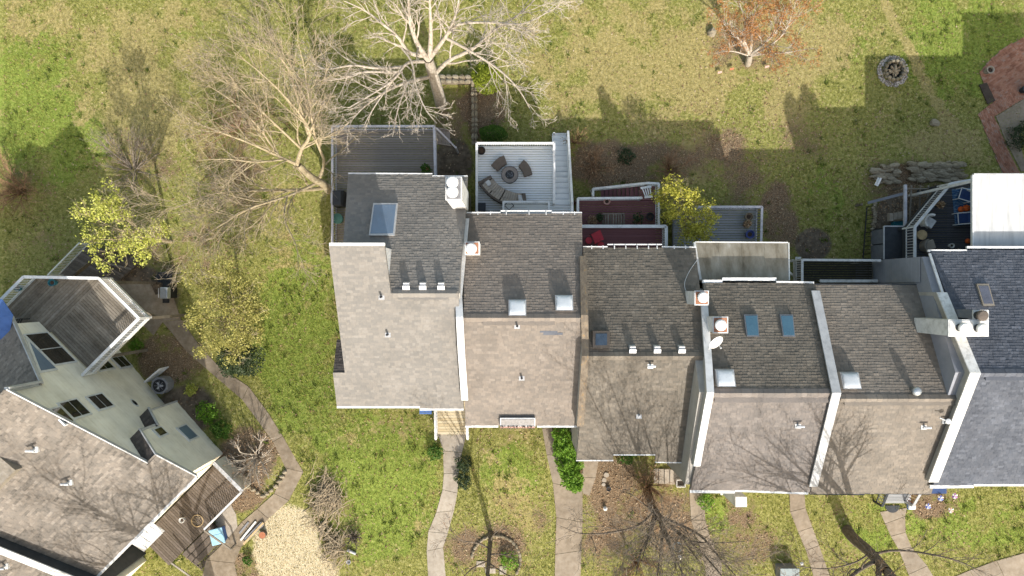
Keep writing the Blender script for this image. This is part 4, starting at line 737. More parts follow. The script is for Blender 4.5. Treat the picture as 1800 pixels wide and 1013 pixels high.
# charcoal deck of the slate unit
Z = .25; zr = Z+.95; A = [xy(on(1608, 470, zr)), xy(on(1608, 399, zr)), xy(on(1671, 323, zr)), xy(on(1725, 314, zr)), xy(on(1760, 380, zr)), xy(on(1760, 470, zr))]; D = thing('deck', 'charcoal deck with white angled rail beside the white flat roof', 'deck', (A[1][0], A[1][1], -2)); boards(A, Z, 0, m_bc, D); deck_frame(D, A, Z, m_dark); railing(A[:4], Z, D, m_white, sp=.16, balmat=m_cap, topw=.16)
def barrel_chair(label, px, py, z, ang, shell_m, seat_m):
    p = on(px, py, z+.5); q = Vector((p.x, p.y, z)); t = thing('barrel_chair', label, 'chair', q); b = MB(); n = 16
    for i in range(n+1):
        a = ang+math.pi/2*1.05+(2*math.pi-2.1*math.pi/2)*i/n; c, s = math.cos(a), math.sin(a)
        b.v += [(q.x+.36*c, q.y+.36*s, z+.05), (q.x+.42*c, q.y+.42*s, z+.75), (q.x+.31*c, q.y+.31*s, z+.75), (q.x+.29*c, q.y+.29*s, z+.05)]
    for i in range(n):
        for j in range(4): b.f.append((i*4+j, i*4+4+j, i*4+4+(j+1) % 4, i*4+(j+1) % 4))
    b.f += [(0, 1, 2, 3), (n*4+3, n*4+2, n*4+1, n*4)]
    ob('shell', b, shell_m, t); c, s = math.cos(ang), math.sin(ang); u = lambda a, o: (q.x+a*c-o*s, q.y+a*s+o*c)
    ob('seat', MB().slab([u(-.24, -.24), u(.36, -.27), u(.36, .27), u(-.24, .24)], z+.3, z+.46), seat_m, t, bevel=.04); ob('base', MB().slab([u(-.2, -.2), u(.32, -.24), u(.32, .24), u(-.2, .2)], z+.02, z+.3), shell_m, t)
m_tau = plain('taupe_shell', (.2, .18, .155), .8)
barrel_chair('pale barrel chair with a white cushion by the angled rail', 1634, 389, Z, R(-35), m_whited, m_white); barrel_chair('taupe barrel chair partly under the slate roof gutter', 1634, 432, Z, R(20), m_tau, m_cush)
p = on(1621, 413, Z+.5); st = thing('side_table', 'round pale wood drum table between the two barrel chairs', 'table', (p.x, p.y, Z)); ob('drum', MB().lathe(Vector((p.x, p.y, Z)), [(.22, 0), (.22, .47)], 24), m_bl, st); ob('top', MB().lathe(Vector((p.x, p.y, Z)), [(.28, .47), (.28, .52), (.01, .52)], 28), m_wood, st)
P = [on(*q, Z+.012) for q in ((1673, 333), (1712, 330), (1716, 393), (1679, 397))]; ob('rug', MB().slab(xys(P), Z+.004, Z+.016), m_rug, None, 'blue patterned outdoor rug on the charcoal deck', 'rug')
for i, (x, y, an, lb) in enumerate(((1697, 343, -.3, 'white metal framed lounge chair at the top of the blue rug'), (1694, 384, .08, 'white metal framed lounge chair at the bottom of the blue rug'))):
    p = on(x, y, Z+.5); q = Vector((p.x, p.y, Z)); t = thing('lounge_chair', lb, 'chair', q, 'metal chairs on the blue rug'); c, s = math.cos(an), math.sin(an); u = lambda a, o, z: (q.x+a*c-o*s, q.y+a*s+o*c, Z+z)
    for o in (-.32, .32): bar('arm', u(-.35, o, .58), u(.35, o, .62), .05, .03, m_white, t); bar('leg', u(-.33, o, 0), u(-.33, o, .57), .04, .04, m_white, t); bar('leg', u(.33, o, 0), u(.33, o, .6), .04, .04, m_white, t)
    ob('seat', MB().slab([u(-.3, -.29, 0)[:2], u(.3, -.29, 0)[:2], u(.3, .29, 0)[:2], u(-.3, .29, 0)[:2]], Z+.3, Z+.42), m_navy, t, bevel=.03); bar('crossbar', u(-.35, -.32, .56), u(-.35, .32, .56), .04, .03, m_white, t); bar('backrest', u(.3, 0, .45), u(.42, 0, .95), .55, .08, m_navy, t)
for i, (x, y, r_, lb) in enumerate(((1691, 368, .17, 'smaller orange pumpkin on the left between the metal chairs'), (1700, 366, .2, 'larger orange pumpkin on the right between the metal chairs'), (1703, 424, .15, 'orange pumpkin against the wall below the blue rug'))):
    p = on(x, y, Z+.2); q = Vector((p.x, p.y, Z)); t = thing('pumpkin', lb, 'pumpkin', q, 'pumpkins on the charcoal deck'); b = MB(); n = 24; L = [(.3, .0), (.8, .08), (1, .5), (.85, .95), (.3, 1.12), (.05, 1.05)]; b.lathe(q, [(k*r_, h*r_*1.3) for k, h in L], n)
    b.v = [(q.x+(v[0]-q.x)*(1+.07*math.cos((j % n)*8*2*math.pi/n)), q.y+(v[1]-q.y)*(1+.07*math.cos((j % n)*8*2*math.pi/n)), v[2]) for j, v in enumerate(b.v)]; ob('fruit', b, m_orange, t, smooth_=True); ob('stem', MB().tube([q+Vector((0, 0, r_*1.35)), q+Vector((.02, 0, r_*1.8))], .02, 6), m_barkd, t)
pot('flower_pot', 'small white bowl pot by the eave on the charcoal deck', 1674, 432, Z, .14, .25, m_whited); pot('potted_plant', 'small dark potted plant near the middle of the charcoal deck', 1649, 361, Z, .13, .25, m_dark, m_lbro, seed=12)
# things below the charcoal deck
sh = thing('storage_shed', 'low charcoal storage shed with pale trim against the balcony wall', 'shed', WG(1565, 430)); a = on(1556, 456, -.5); b = on(1589, 400, -.5); ob('body', MB().box((a.x, a.y, -2.1), (b.x, b.y, -.6)), m_dark, sh); ob('lid', MB().prism([(a.x-.05, a.y, -.6), (b.x, a.y, -.6), (b.x, b.y+.05, -.6), (a.x-.05, b.y+.05, -.6)], [(a.x-.05, a.y, -.54), (b.x, a.y, -.44), (b.x, b.y+.05, -.44), (a.x-.05, b.y+.05, -.54)]), m_dark, sh); bar('trim', (a.x-.07, a.y, -.52), (a.x-.07, b.y+.07, -.52), .07, .08, m_cap, sh); bar('trim', (a.x-.07, b.y+.07, -.52), (b.x, b.y+.07, -.48), .07, .08, m_cap, sh)
for i in range(2): ob('door_panel', MB().box((a.x-.1, a.y+.05+i*.9, -1.95), (a.x-.02, a.y+.88+i*.9, -.65)), m_grey, sh)
pg = thing('pergola', 'weathered timber pergola with grey beam beside the charcoal deck', 'pergola', WG(1590, 390)); bar('beam', on(1591, 325, -.5), on(1591, 454, -.5), .16, .14, m_lav, pg); bar('beam', on(1525, 357, -1.2), on(1590, 340, -.6), .16, .12, m_grey, pg)
for x in (1602, 1618, 1632): bar('slat', on(x, 326, -.9), on(x-3, 388, -.9), .09, .05, m_bl, pg)
for y in (332, 345): bar('slat', on(1592, y, -.8), on(1650, y, -.8), .06, .05, m_bl, pg)
for x, y in ((1591, 328), (1591, 385), (1525, 357)): p = on(x, y, -.6); bar('post', (p.x, p.y, -2.1), (p.x, p.y, -.67 if x > 1560 else -1.27), .12, .12, m_bl, pg)
cbm = thing('block_stack', 'row of pale concrete blocks beside the grey beam', 'blocks', WG(1577, 381))
for i in range(4): a = WG(1564+i*7.5, 389-i*1.2, .3); b = WG(1570.5+i*7.5, 375-i*1.2, .3); ob('block', MB().box((a.x, a.y, a.z-.3), (b.x, b.y, a.z)), m_concl, cbm)
bb = thing('storage_tote', 'teal plastic tote beside the concrete blocks', 'tote', WG(1580, 394)); a = WG(1572, 401, .4); b = WG(1588, 390, .4); ob('body', MB().box((a.x, a.y, a.z-.4), (b.x, b.y, a.z-.03)), m_teal, bb); ob('lid', MB().box((a.x-.02, a.y-.02, a.z-.03), (b.x+.02, b.y+.02, a.z)), m_teal, bb)
fc = thing('low_fence', 'thin black metal fence beside the stone edging', 'fence', WG(1521, 410)); bar('top_rail', WG(1524, 364, .8), WG(1517, 455, .8), .05, .05, m_black, fc); bar('bottom_rail', WG(1524, 364, .15), WG(1517, 455, .15), .05, .05, m_black, fc)
for i in range(13): p = WG(1524-7*i/12, 364+91*i/12); bar('picket', p, p+Vector((0, 0, .8)), .03, .03, m_black, fc)
p = WG(1543, 320, 1.4); bf = thing('bird_feeder', 'white tilted bird feeder on a post by the rubble wall', 'bird feeder', WG(1543, 328)); ob('post', MB().tube([WG(1545, 326), p], .03, 6), m_bl, bf); bar('tray', p+Vector((-.1, -.22, 0)), p+Vector((.08, .22, .05)), .22, .05, m_white, bf); bar('roof', p+Vector((-.06, -.18, .12)), p+Vector((.1, .2, .18)), .1, .03, m_white, bf)

# ------------------------------------------------------------------ the angled house on the left (a: to its rear, b: into it)
q2 = math.sqrt(.5); LA = Vector((-q2, q2, 0)); LB = Vector((-q2, -q2, 0)); LC = Vector((-16.8, -9.7, 0))
def LH(a, b, z): return LC+LA*a+LB*b+Vector((0, 0, z))
lh = thing('angled_house', 'angled house with pale green clapboard gable and tan mottled roof', 'house', LH(5, 3, -1))
ZF = lambda a: 4.42+.655*a                       # front slope
ZR = lambda a: 7.25-.54*(a-7.69)                 # rear slope
zb = -2.2
prof = [(0, zb), (0, ZF(0)-.2), (7.66, ZF(7.66)-.2), (7.66, ZR(7.69)-.2), (11.75, ZR(11.75)-.2), (11.75, zb)]
ob('wall', MB().prism([LH(a, .62, z) for a, z in prof], [LH(a, 7.1, z) for a, z in prof]), m_sid, lh)
n_ = -LB
sid = [(1.7, zb+.6), (1.7, ZF(1.7)-.2), (7.66, ZF(7.66)-.2), (7.66, ZR(7.69)-.2), (11.72, ZR(11.72)-.2), (11.72, zb+.6)]
ob('clapboards', rows([LH(a, .6, z) for a, z in sid], LA, (0, 0, 1), n_, .125, None, .03), m_sid, lh, kind='stuff')
# bump-out with a stepped rear roof, its shade painted into the shingle colour
bp_ = [(.05, zb), (.05, ZF(.05)-.2), (1.68, ZF(1.68)-.2), (3.3, 4.75), (3.3, 3.15), (4.25, 2.6), (4.25, zb)]
ob('bay_wall', MB().prism([LH(a, .02, z) for a, z in bp_], [LH(a, .62, z) for a, z in bp_]), m_sid, lh)
ob('bay_clapboards', rows([LH(a, 0, z) for a, z in [(.05, zb+.6)]+bp_[1:-1]+[(4.25, zb+.6)]], LA, (0, 0, 1), n_, .125, None, .03), m_sid, lh, kind='stuff')
def lroof(nm, pts, e, s, mat, seed):
    P = [LH(*p) for p in pts]; n = Vector(e).cross(Vector(s)); n = n if n.z > 0 else -n; up = Vector((0, 0, 1)); g = ob(nm, MB().prism([p-up*.18 for p in P], [p-up*.012 for p in P]), mat, lh); ob('shingles', rows(P, e, s, n, .145, .3, .015, .45, seed), mat, g, kind='stuff'); return g
fa = lambda a, b: (a, b, ZF(a)); ra = lambda a, b: (a, b, ZR(a))
sF = LA+Vector((0, 0, .655)); sR = -LA+Vector((0, 0, .54))
lroof('front_roof', [fa(-.3, -.12), fa(1.72, -.12), fa(1.72, .5), fa(7.8, .5), fa(7.8, 7.2), fa(-.3, 7.2)], LB, sF, m_rl, 201)
lroof('rear_roof', [ra(7.7, .45), ra(12.1, .45), ra(12.1, 7.2), ra(7.7, 7.2)], LB, sR, m_rl, 202)
lroof('bay_roof', [(1.66, -.1, ZF(1.68)+.02), (3.36, -.1, 4.86), (3.36, .58, 4.86), (1.66, .58, ZF(1.68)+.02)], LB, LH(1.66, 0, ZF(1.68))-LH(3.36, 0, 4.86), m_rd, 203)
lroof('bay_roof', [(3.2, -.1, 3.25), (4.36, -.1, 2.6), (4.36, .58, 2.6), (3.2, .58, 3.25)], LB, LH(3.2, 0, 3.25)-LH(4.36, 0, 2.6), m_rd, 204)
ob('clerestory_wall', MB().prism([LH(7.68, .55, ZR(7.69)-.15), LH(7.78, .55, ZR(7.69)-.15), LH(7.78, 7.1, ZR(7.69)-.15), LH(7.68, 7.1, ZR(7.69)-.15)], [LH(7.68, .55, ZF(7.7)-.2), LH(7.78, .55, ZF(7.7)-.2), LH(7.78, 7.1, ZF(7.7)-.2), LH(7.68, 7.1, ZF(7.7)-.2)]), m_white, lh)
# white trim along rakes and corners
def trim(p, q, w=.06, h=.2): bar('trim', LH(*p), LH(*q), w, h, m_lav if False else m_cap, lh)
trim((1.75, .44, ZF(1.75)-.08), (7.8, .44, ZF(7.8)-.08)); trim((7.8, .44, ZF(7.8)-.1), (7.8, .44, ZR(7.8)+.0), .1, .25); trim((7.7, .42, ZR(7.7)-.02), (12.1, .42, ZR(12.1)-.02)); trim((-.3, -.16, ZF(-.3)-.06), (1.72, -.16, ZF(1.72)-.06)); trim((1.7, -.14, ZF(1.7)-.02), (3.38, -.14, 4.84), h=.14); trim((3.32, -.04, 4.7), (3.32, -.04, 3.3), .1, .1); trim((3.2, -.14, 3.23), (4.38, -.14, 2.58), h=.14); trim((4.25, -.03, 2.55), (4.25, -.03, -1), .08, .1)
bar('gutter', LH(-.36, -.12, ZF(-.3)-.06), LH(-.36, 7.2, ZF(-.3)-.06), .13, .13, m_white, lh); bar('gutter', LH(12.16, .5, ZR(12.1)-.05), LH(12.16, 7.2, ZR(12.1)-.05), .12, .12, m_white, lh)
def lwin(a0, a1, z0, z1, b, n=2, glass=m_winglass, fr=.1):
    w = ob('window', MB().prism([LH(a0-fr, b-.05, z0-fr), LH(a1+fr, b-.05, z0-fr), LH(a1+fr, b-.05, z1+fr), LH(a0-fr, b-.05, z1+fr)][::-1], [LH(a0-fr, b+.03, z0-fr), LH(a1+fr, b+.03, z0-fr), LH(a1+fr, b+.03, z1+fr), LH(a0-fr, b+.03, z1+fr)][::-1]), m_white, lh)
    for i in range(n):
        u0 = z0+(z1-z0)*i/n+.03; u1 = z0+(z1-z0)*(i+1)/n-.03
        ob('pane', MB().prism([LH(a0, b-.065, u0), LH(a1, b-.065, u0), LH(a1, b-.065, u1), LH(a0, b-.065, u1)][::-1], [LH(a0, b-.03, u0), LH(a1, b-.03, u0), LH(a1, b-.03, u1), LH(a0, b-.03, u1)][::-1]), glass, w)
lwin(5.5, 6.35, 3.75, 5.0, .58); lwin(5.45, 6.4, 5.85, 7.2, .58); lwin(5.3, 6.2, 7.35, 8.0, .58, 1); lwin(7.85, 8.55, .75, 2.1, .58); lwin(7.75, 8.5, -.95, .15, .58)
lwin(1.7, 2.6, .75, 1.75, -.02, 1, m_glass); lwin(2.6, 3.05, 3.0, 3.75, -.02, 1)
# tall glazing towards the deck: two lights and a triangle under the rake
for a0, a1 in ((8.75, 9.75), (9.82, 10.85)): lwin(a0, a1, 3.3, 5.0, .58, 1, plain('deck_glazing', (.03, .025, .018), .05, .4, spec=.9), .09)
tr = [(8.5, 5.2), (10.35, 5.2), (8.5, 6.3)]; w = ob('window', MB().prism([LH(a, .53, z) for a, z in [(8.38, 5.12), (10.75, 5.12), (8.38, 6.55)]], [LH(a, .61, z) for a, z in [(8.38, 5.12), (10.75, 5.12), (8.38, 6.55)]]), m_white, lh); ob('pane', MB().prism([LH(a, .515, z) for a, z in tr], [LH(a, .56, z) for a, z in tr]), m_glass, w)
b = MB(); vs = [LH(5.28+.3*math.cos(t), .56, 1.9+.19*math.sin(t)) for t in np.linspace(0, 2*math.pi, 20, False)]; b.prism(vs, [v+LB*.06 for v in vs]); w = ob('window', b, m_white, lh); vs = [LH(5.28+.2*math.cos(t), .545, 1.9+.12*math.sin(t)) for t in np.linspace(0, 2*math.pi, 20, False)]; ob('pane', MB().prism(vs, [v+LB*.03 for v in vs]), m_winglass, w)
for px, py in ((62, 790), (122, 848)): p = RP(px, py, (-LA*.655+Vector((0, 0, 1))), LH(0, 0, ZF(0))); pipe_vent(0, 'f', 0, 0, m_white, True, .35, lh, p)
p = RP(5, 825, (-LA*.655+Vector((0, 0, 1))), LH(0, 0, ZF(0))); ob('roof_hatch', MB().prism([p+LA*a+LB*c+Vector((0, 0, .655*a-.1)) for a, c in ((-.5, -.5), (.6, -.5), (.6, 1), (-.5, 1))], [p+LA*a+LB*c+Vector((0, 0, .655*a*.2+.25)) for a, c in ((-.5, -.5), (.6, -.5), (.6, 1), (-.5, 1))]), m_bl, lh)
# parapet and the next unit beyond it
pw = thing('party_wall', 'white capped parapet at the lower left between the two tan roofs', 'wall', LH(3, 7.3, -1)); L = [(-.9, ZF(-.9)+.75), (7.9, ZF(7.9)+.75)]
ob('masonry', MB().prism([LH(-.9, 7.22, -1), LH(7.9, 7.22, -1), LH(7.9, 7.22, L[1][1]), LH(-.9, 7.22, L[0][1])], [LH(-.9, 7.45, -1), LH(7.9, 7.45, -1), LH(7.9, 7.45, L[1][1]), LH(-.9, 7.45, L[0][1])]), m_dark, pw); bar('cap', LH(-1, 7.34, L[0][1]+.03), LH(8, 7.34, L[1][1]+.03), .34, .07, m_white, pw)
lh2 = lh; lh = thing('angled_house', 'neighbouring house with tan roof in the bottom left corner', 'house', LH(3, 10, -1)); 
ob('wall', MB().prism([LH(a, 7.5, z) for a, z in ((-1.2, -1), (-1.2, ZF(-1.2)-.2), (7.6, ZF(7.6)-.2), (7.6, -1))], [LH(a, 14, z) for a, z in ((-1.2, -1), (-1.2, ZF(-1.2)-.2), (7.6, ZF(7.6)-.2), (7.6, -1))]), m_sid, lh)
lroof('front_roof', [fa(-1.5, 7.5), fa(7.8, 7.5), fa(7.8, 14), fa(-1.5, 14)], LB, sF, m_rl, 205); lh_n = lh
p = RP(10, 995, (-LA*.655+Vector((0, 0, 1))), LH(0, 0, ZF(0))); pipe_vent(0, 'f', 0, 0, m_white, True, .35, lh, p); bar('gutter', LH(-1.56, 7.5, ZF(-1.5)-.05), LH(-1.56, 14, ZF(-1.5)-.05), .12, .12, m_white, lh)
lh = lh2
# its raised deck
Z = 3.0; D = thing('raised_deck', 'raised weathered plank deck with white balusters on tall posts', 'deck', LH(9, -2, -1.5)); xyL = lambda a, b: tuple(LH(a, b, 0))[:2]
ang = math.atan2(LA.y, LA.x)
boards([xyL(7.75, .5), xyL(7.75, -3.7), xyL(10.9, -3.7), xyL(10.9, .5)], Z, ang, m_bl, D, .145); boards([xyL(10.91, 3.5), xyL(10.91, -3.45), xyL(13.5, -1), xyL(13.5, 3.5)], Z, ang+math.pi/2, m_bl, D, .145)
pr = [(7.72, .5), (7.72, -3.74), (10.7, -3.74), (13.55, -1.), (13.55, 3.5)]; deck_frame(D, [xyL(*p) for p in pr], Z, m_whited, False); railing([xyL(*p) for p in pr], Z, D, m_white, sp=.125, topw=.15)
for a, b in ((7.85, -3.55), (10.6, -3.55), (13.3, -.9), (7.85, -.6)):
    x, y = xyL(a, b); bar('support_post', (x, y, float(G(x, y))-.1), (x, y, Z-.28), .16, .16, m_bl, D)
x, y = xyL(7.85, -3.55); bar('knee_brace', (x, y, Z-1.4), xyL(8.7, -3.55)+(Z-.3,), .1, .12, m_bl, D)
for i, (px, py, lb) in enumerate(((30, 506, 'teal glazed planter in the corner of the raised deck'), (90, 497, 'teal glazed planter along the top rail of the raised deck'))): pot('planter', lb, px, py, Z, .2, .35, m_teal, group='teal planters on the raised deck')
gl = thing('chair_frame', 'dark folded chair against the rail end near the blue umbrella', 'chair', W(30, 572, Z)); c = W(28, 571, Z+.4); 
for i in range(4): bar('slat', c+Vector((-.3+.12*i, -.3, 0)), c+Vector((.1+.12*i, .3, .2)), .05, .04, m_black, gl)
for sx, sy in ((-.3, -.3), (.1, .3), (.06, -.3), (.46, .3)): bar('leg', (c.x+sx, c.y+sy, Z), (c.x+sx, c.y+sy, Z+.42), .04, .04, m_black, gl)
um = thing('patio_umbrella', 'blue canvas patio umbrella at the left edge of the raised deck', 'umbrella', W(-20, 572, Z)); c = W(-22, 563, Z+2.3); c = Vector((c.x, c.y, Z+2.3)); b = MB(); vs = [c+Vector((0, 0, .35))]+[c+Vector((1.25*math.cos(t), 1.25*math.sin(t), -.1)) for t in np.linspace(0.2, 2*math.pi+.2, 8, False)]; b.add(vs, [(0, i+1, (i+1) % 8+1) for i in range(8)]); b.add([v-Vector((0, 0, .02)) for v in vs], [((i+1) % 8+1, i+1, 0) for i in range(8)]); ob('canopy', b, m_bluec, um); ob('pole', MB().tube([(c.x, c.y, Z), c+Vector((0, 0, .4))], .025), m_cap, um)
for i in range(8): bar('rib', c+Vector((0, 0, .3)), vs[i+1]-Vector((0, 0, .04)), .02, .02, m_cap, um)
# lower dark platform and its stair rail
D = thing('low_platform', 'dark brown low platform below the raised deck', 'deck', WG(160, 470)); P = [WG(*q, .35) for q in ((95, 492), (150, 430), (250, 458), (196, 503))]; z0 = P[0].z; boards(xys(P), z0, R(-28), m_bp, D, .15); deck_frame(D, xys(P), z0, m_bp, False)
for i in range(1): bar('step_edge', P[2].lerp(P[3], .35), P[1].lerp(P[0], .3)*.4+P[2].lerp(P[3], .35)*.6, .12, .06, m_bl, D)
rl = thing('stair_railing', 'white stair railing with balusters climbing behind the raised deck', 'railing', WG(110, 460)); a, b = W(139, 428, .4), W(84, 484, 2.8); railing([(a.x, a.y, a.z-.95), (b.x, b.y, b.z-.95)], 0, rl, m_white, sp=.14, topw=.08)
D = thing('stair_flight', 'dark timber stairs under the white railing behind the raised deck', 'stairs', WG(125, 470)); steps(D, (b.x+.5, b.y-.2, 1.9), (a.x+.5, a.y-.2, -1.6), (.75, .6, 0), 12, m_bp, -2)
# front porch of the angled house
Z = .35; D = thing('front_porch', 'brown plank porch with low clapboard wall under the tan roof', 'porch', LH(-1, 2, 0)); boards([xyL(-.1, .2), xyL(-2.35, .2), xyL(-2.35, 6.6), xyL(-.1, 6.6)], Z, ang, m_bp, D, .145)
ob('half_wall', MB().prism([LH(a, 0.0, z) for a, z in ((-.1, -.4), (-2.35, -.4), (-2.35, 1.35), (-.1, 1.35))], [LH(a, .14, z) for a, z in ((-.1, -.4), (-2.35, -.4), (-2.35, 1.35), (-.1, 1.35))]), m_sid, D); bar('wall_cap', LH(-.1, .07, 1.38), LH(-2.4, .07, 1.38), .2, .05, m_cap, D); bar('rail', LH(-2.38, .1, 1.38), LH(-2.38, 3.1, 1.38), .1, .05, m_white, D)
for i in range(20): bar('baluster', LH(-2.38, .3+i*.14, Z), LH(-2.38, .3+i*.14, 1.35), .035, .035, m_bp, D)
bar('post', LH(-2.38, 3.1, Z), LH(-2.38, 3.1, 1.4), .1, .1, m_bp, D)
steps(D, LH(-2.4, 4.4, Z), LH(-4.2, 4.4, -.1), LB*2.4, 5, m_bp, 0); bar('stair_rail', LH(-2.4, 5.75, 1.35), LH(-4.4, 5.75, .8), .09, .06, m_bl, D); bar('stair_rail', LH(-2.4, 3.15, 1.35), LH(-4.2, 3.15, .8), .09, .06, m_bl, D)
for a, b_ in ((-4.4, 5.75), (-4.2, 3.15)): bar('stair_post', LH(a, b_, -.2), LH(a, b_, .8), .09, .09, m_bl, D)
aw = thing('awning', 'small white metal awning over the front door below the tan roof', 'awning', LH(-.4, 4.8, 2.6)); P = [LH(-.15, 4., 2.9), LH(-1.0, 4., 2.6), LH(-1.0, 5.6, 2.6), LH(-.15, 5.6, 2.9)]; ob('canopy', MB().prism([p-Vector((0, 0, .04)) for p in P], P), m_white, aw)
for i in range(4): bar('seam', P[0].lerp(P[3], .15+.23*i)+Vector((0, 0, .01)), P[1].lerp(P[2], .15+.23*i)+Vector((0, 0, .01)), .03, .03, m_cap, aw)
def small(name, label, cat, px, py, z=None): return thing(name, label, cat, WG(px, py) if z is None else W(px, py, z))
t = small('basket', 'tan woven basket spilling branches beside the porch', 'basket', 352, 912); p = WG(352, 912); ob('body', MB().lathe(p, [(.25, 0), (.36, .4), (.32, .4), (.28, .1)], 20), m_wood, t); ob('kindling', tubes([(np.array([tuple(p+Vector((rng.uniform(-.2, .2), rng.uniform(-.2, .2), .2))), tuple(p+Vector((rng.uniform(-.35, .35), rng.uniform(-.35, .35), .6)))]), np.array([.02, .012])) for _ in range(14)], 4), m_log, t)
pot('flower_pot', 'white round pot on the porch boards', 319, 915, .36, .16, .25, m_whited)
t = small('log_round', 'brown log round near the straw patch', 'log', 464, 938); p = WG(464, 938); ob('bark', MB().lathe(p, [(.2, 0), (.21, .3)], 16), m_barkd, t); ob('cut_face', MB().lathe(p, [(.19, .3), (.01, .305)], 16), m_terra, t)
for i, (x0, y0, x1, y1, m_, lb) in enumerate(((421, 938, 437, 918, m_acgrey, 'short grey plank, leftmost of the loose boards by the path'), (423, 950, 450, 917, m_whited, 'white plank second from left of the loose boards by the path'), (432, 950, 462, 920, m_acgrey, 'wide grey plank third of the loose boards by the path'), (428, 957, 463, 919, m_wood, 'tan timber plank resting over the wide grey one by the path'))):
    a, b = WG(x0, y0, .06+.04*i), WG(x1, y1, .06+.04*i); t = thing('loose_plank', lb, 'plank', a, 'loose boards by the path'); bar('board', a, b, (.1, .11, .26, .12)[i], .04, m_, t)
p = WG(389, 937); t = thing('lidded_tote', 'pale blue plastic tote with lid on the gravel strip', 'tote', p); c, s = math.cos(.25), math.sin(.25); u = lambda a, b: (p.x+a*c-b*s, p.y+a*s+b*c); ob('body', MB().prism([(*u(*k), p.z) for k in ((-.3, -.36), (.3, -.36), (.3, .36), (-.3, .36))], [(*u(*k), p.z+.55) for k in ((-.35, -.42), (.35, -.42), (.35, .42), (-.35, .42))]), m_bluec, t); ob('lid', MB().slab([u(*k) for k in ((-.39, -.46), (.39, -.46), (.39, .46), (-.39, .46))], p.z+.55, p.z+.63), m_sky, t, bevel=.03); bar('lid_rib', (*u(-.3, .1), p.z+.635), (*u(.3, .1), p.z+.635), .03, .02, m_sky, t)
# air conditioner, lattice screen, barbecue, covered chair
p = WG(292, 675); t = thing('air_conditioner', 'grey air conditioner condenser beside the clapboard wall', 'air conditioner', p); P = [(p.x+.52*math.cos(k), p.y+.52*math.sin(k)) for k in np.linspace(.3, 2*math.pi+.3, 8, False)]
ob('cabinet', MB().slab(P, p.z, p.z+.8), m_acgrey, t, bevel=.02); ob('fan_well', MB().lathe(p, [(.38, .79), (.38, .815), (.02, .815)], 24), m_black, t)
for i in range(4): a = i*math.pi/4; bar('grille_bar', p+Vector((.3*math.cos(a), .3*math.sin(a), .83)), p+Vector((-.3*math.cos(a), -.3*math.sin(a), .83)), .02, .015, m_acgrey, t)
for i in range(3): a = i*2.094; bar('fan_blade', p+Vector((0, 0, .82)), p+Vector((.22*math.cos(a), .22*math.sin(a), .82)), .1, .01, m_cap, t)
p = WG(280, 660); t = thing('lattice_screen', 'white lattice screen standing next to the air conditioner', 'screen', p); a, b = WG(270, 668, 0), WG(297, 645, 0)
for z in (.1, 1.1): bar('rail', a+Vector((0, 0, z)), b+Vector((0, 0, z)), .06, .08, m_white, t)
for i in range(9): q = a.lerp(b, i/8); bar('slat', q+Vector((0, 0, .05)), q+Vector((0, 0, 1.08)), .07, .03, m_white, t)
p = WG(303, 515); t = thing('barbecue', 'stainless barbecue grill on the pad by the yellow tree', 'grill', p); ob('cabinet', MB().box((p.x-.3, p.y-.3, p.z), (p.x+.3, p.y+.3, p.z+.8)), m_black, t); ob('hood', MB().prism([(p.x-.32, p.y-.34, p.z+.8), (p.x+.3, p.y-.34, p.z+.8), (p.x+.3, p.y+.34, p.z+.8), (p.x-.32, p.y+.34, p.z+.8)], [(p.x-.2, p.y-.34, p.z+1.1), (p.x+.22, p.y-.34, p.z+1.1), (p.x+.22, p.y+.34, p.z+1.1), (p.x-.2, p.y+.34, p.z+1.1)]), m_stainless, t, bevel=.04); bar('handle', (p.x-.36, p.y-.28, p.z+.95), (p.x-.36, p.y+.28, p.z+.95), .04, .04, m_cap, t)
for s in (-1, 1): bar('side_shelf', (p.x, p.y+s*.35, p.z+.8), (p.x, p.y+s*.6, p.z+.8), .4, .03, m_black, t)
p = WG(297, 488); t = thing('wheelbarrow', 'black wheelbarrow tub tipped by the garden edging', 'wheelbarrow', p); b = MB(); b.prism([(p.x-.2, p.y-.15, p.z+.15), (p.x+.25, p.y-.2, p.z+.15), (p.x+.25, p.y+.2, p.z+.15), (p.x-.2, p.y+.15, p.z+.15)], [(p.x-.45, p.y-.3, p.z+.5), (p.x+.45, p.y-.38, p.z+.5), (p.x+.45, p.y+.38, p.z+.5), (p.x-.45, p.y+.3, p.z+.5)]); ob('tub', b, m_black, t); ob('wheel', MB().lathe(p+Vector((-.55, 0, .1)), [(.17, 0), (.17, .1)], 16), m_dark, t)
for s in (-1, 1): bar('handle', p+Vector((-.5, s*.1, .15)), p+Vector((.95, s*.28, .45)), .04, .04, m_bl, t)

# ------------------------------------------------------------------ front of the row: porches, planters, small things
Z = -.15; D = thing('entry_porch', 'ochre board entry porch with white rail in front of the pale grey roof', 'porch', W(790, 740, Z)); P = [W(*q, Z) for q in ((764, 700), (820, 700), (821, 764), (768, 764))]; boards(xys(P), Z, 0, m_by, D, .16); deck_frame(D, xys(P), Z, m_by, False)
railing([xy(W(765, 722, Z+.9)), xy(W(766, 772, Z+.9))], Z, D, m_white, sp=.15); railing([xy(W(821, 750, Z+.9)), xy(W(822, 772, Z+.9))], Z, D, m_white, sp=.15)
p = W(748, 722, .35); t = thing('porch_bench', 'blue slatted bench half under the eave next to the entry porch', 'bench', (p.x, p.y, -.4))
for i in range(4): bar('slat', (p.x-.35, p.y-.15+.12*i, .35), (p.x+.35, p.y-.15+.12*i, .35), .1, .03, m_bluec, t)
for sx in (-.3, .3):
    for sy in (-.12, .2): bar('leg', (p.x+sx, p.y+sy, -.5), (p.x+sx, p.y+sy, .33), .06, .06, m_bluec, t)
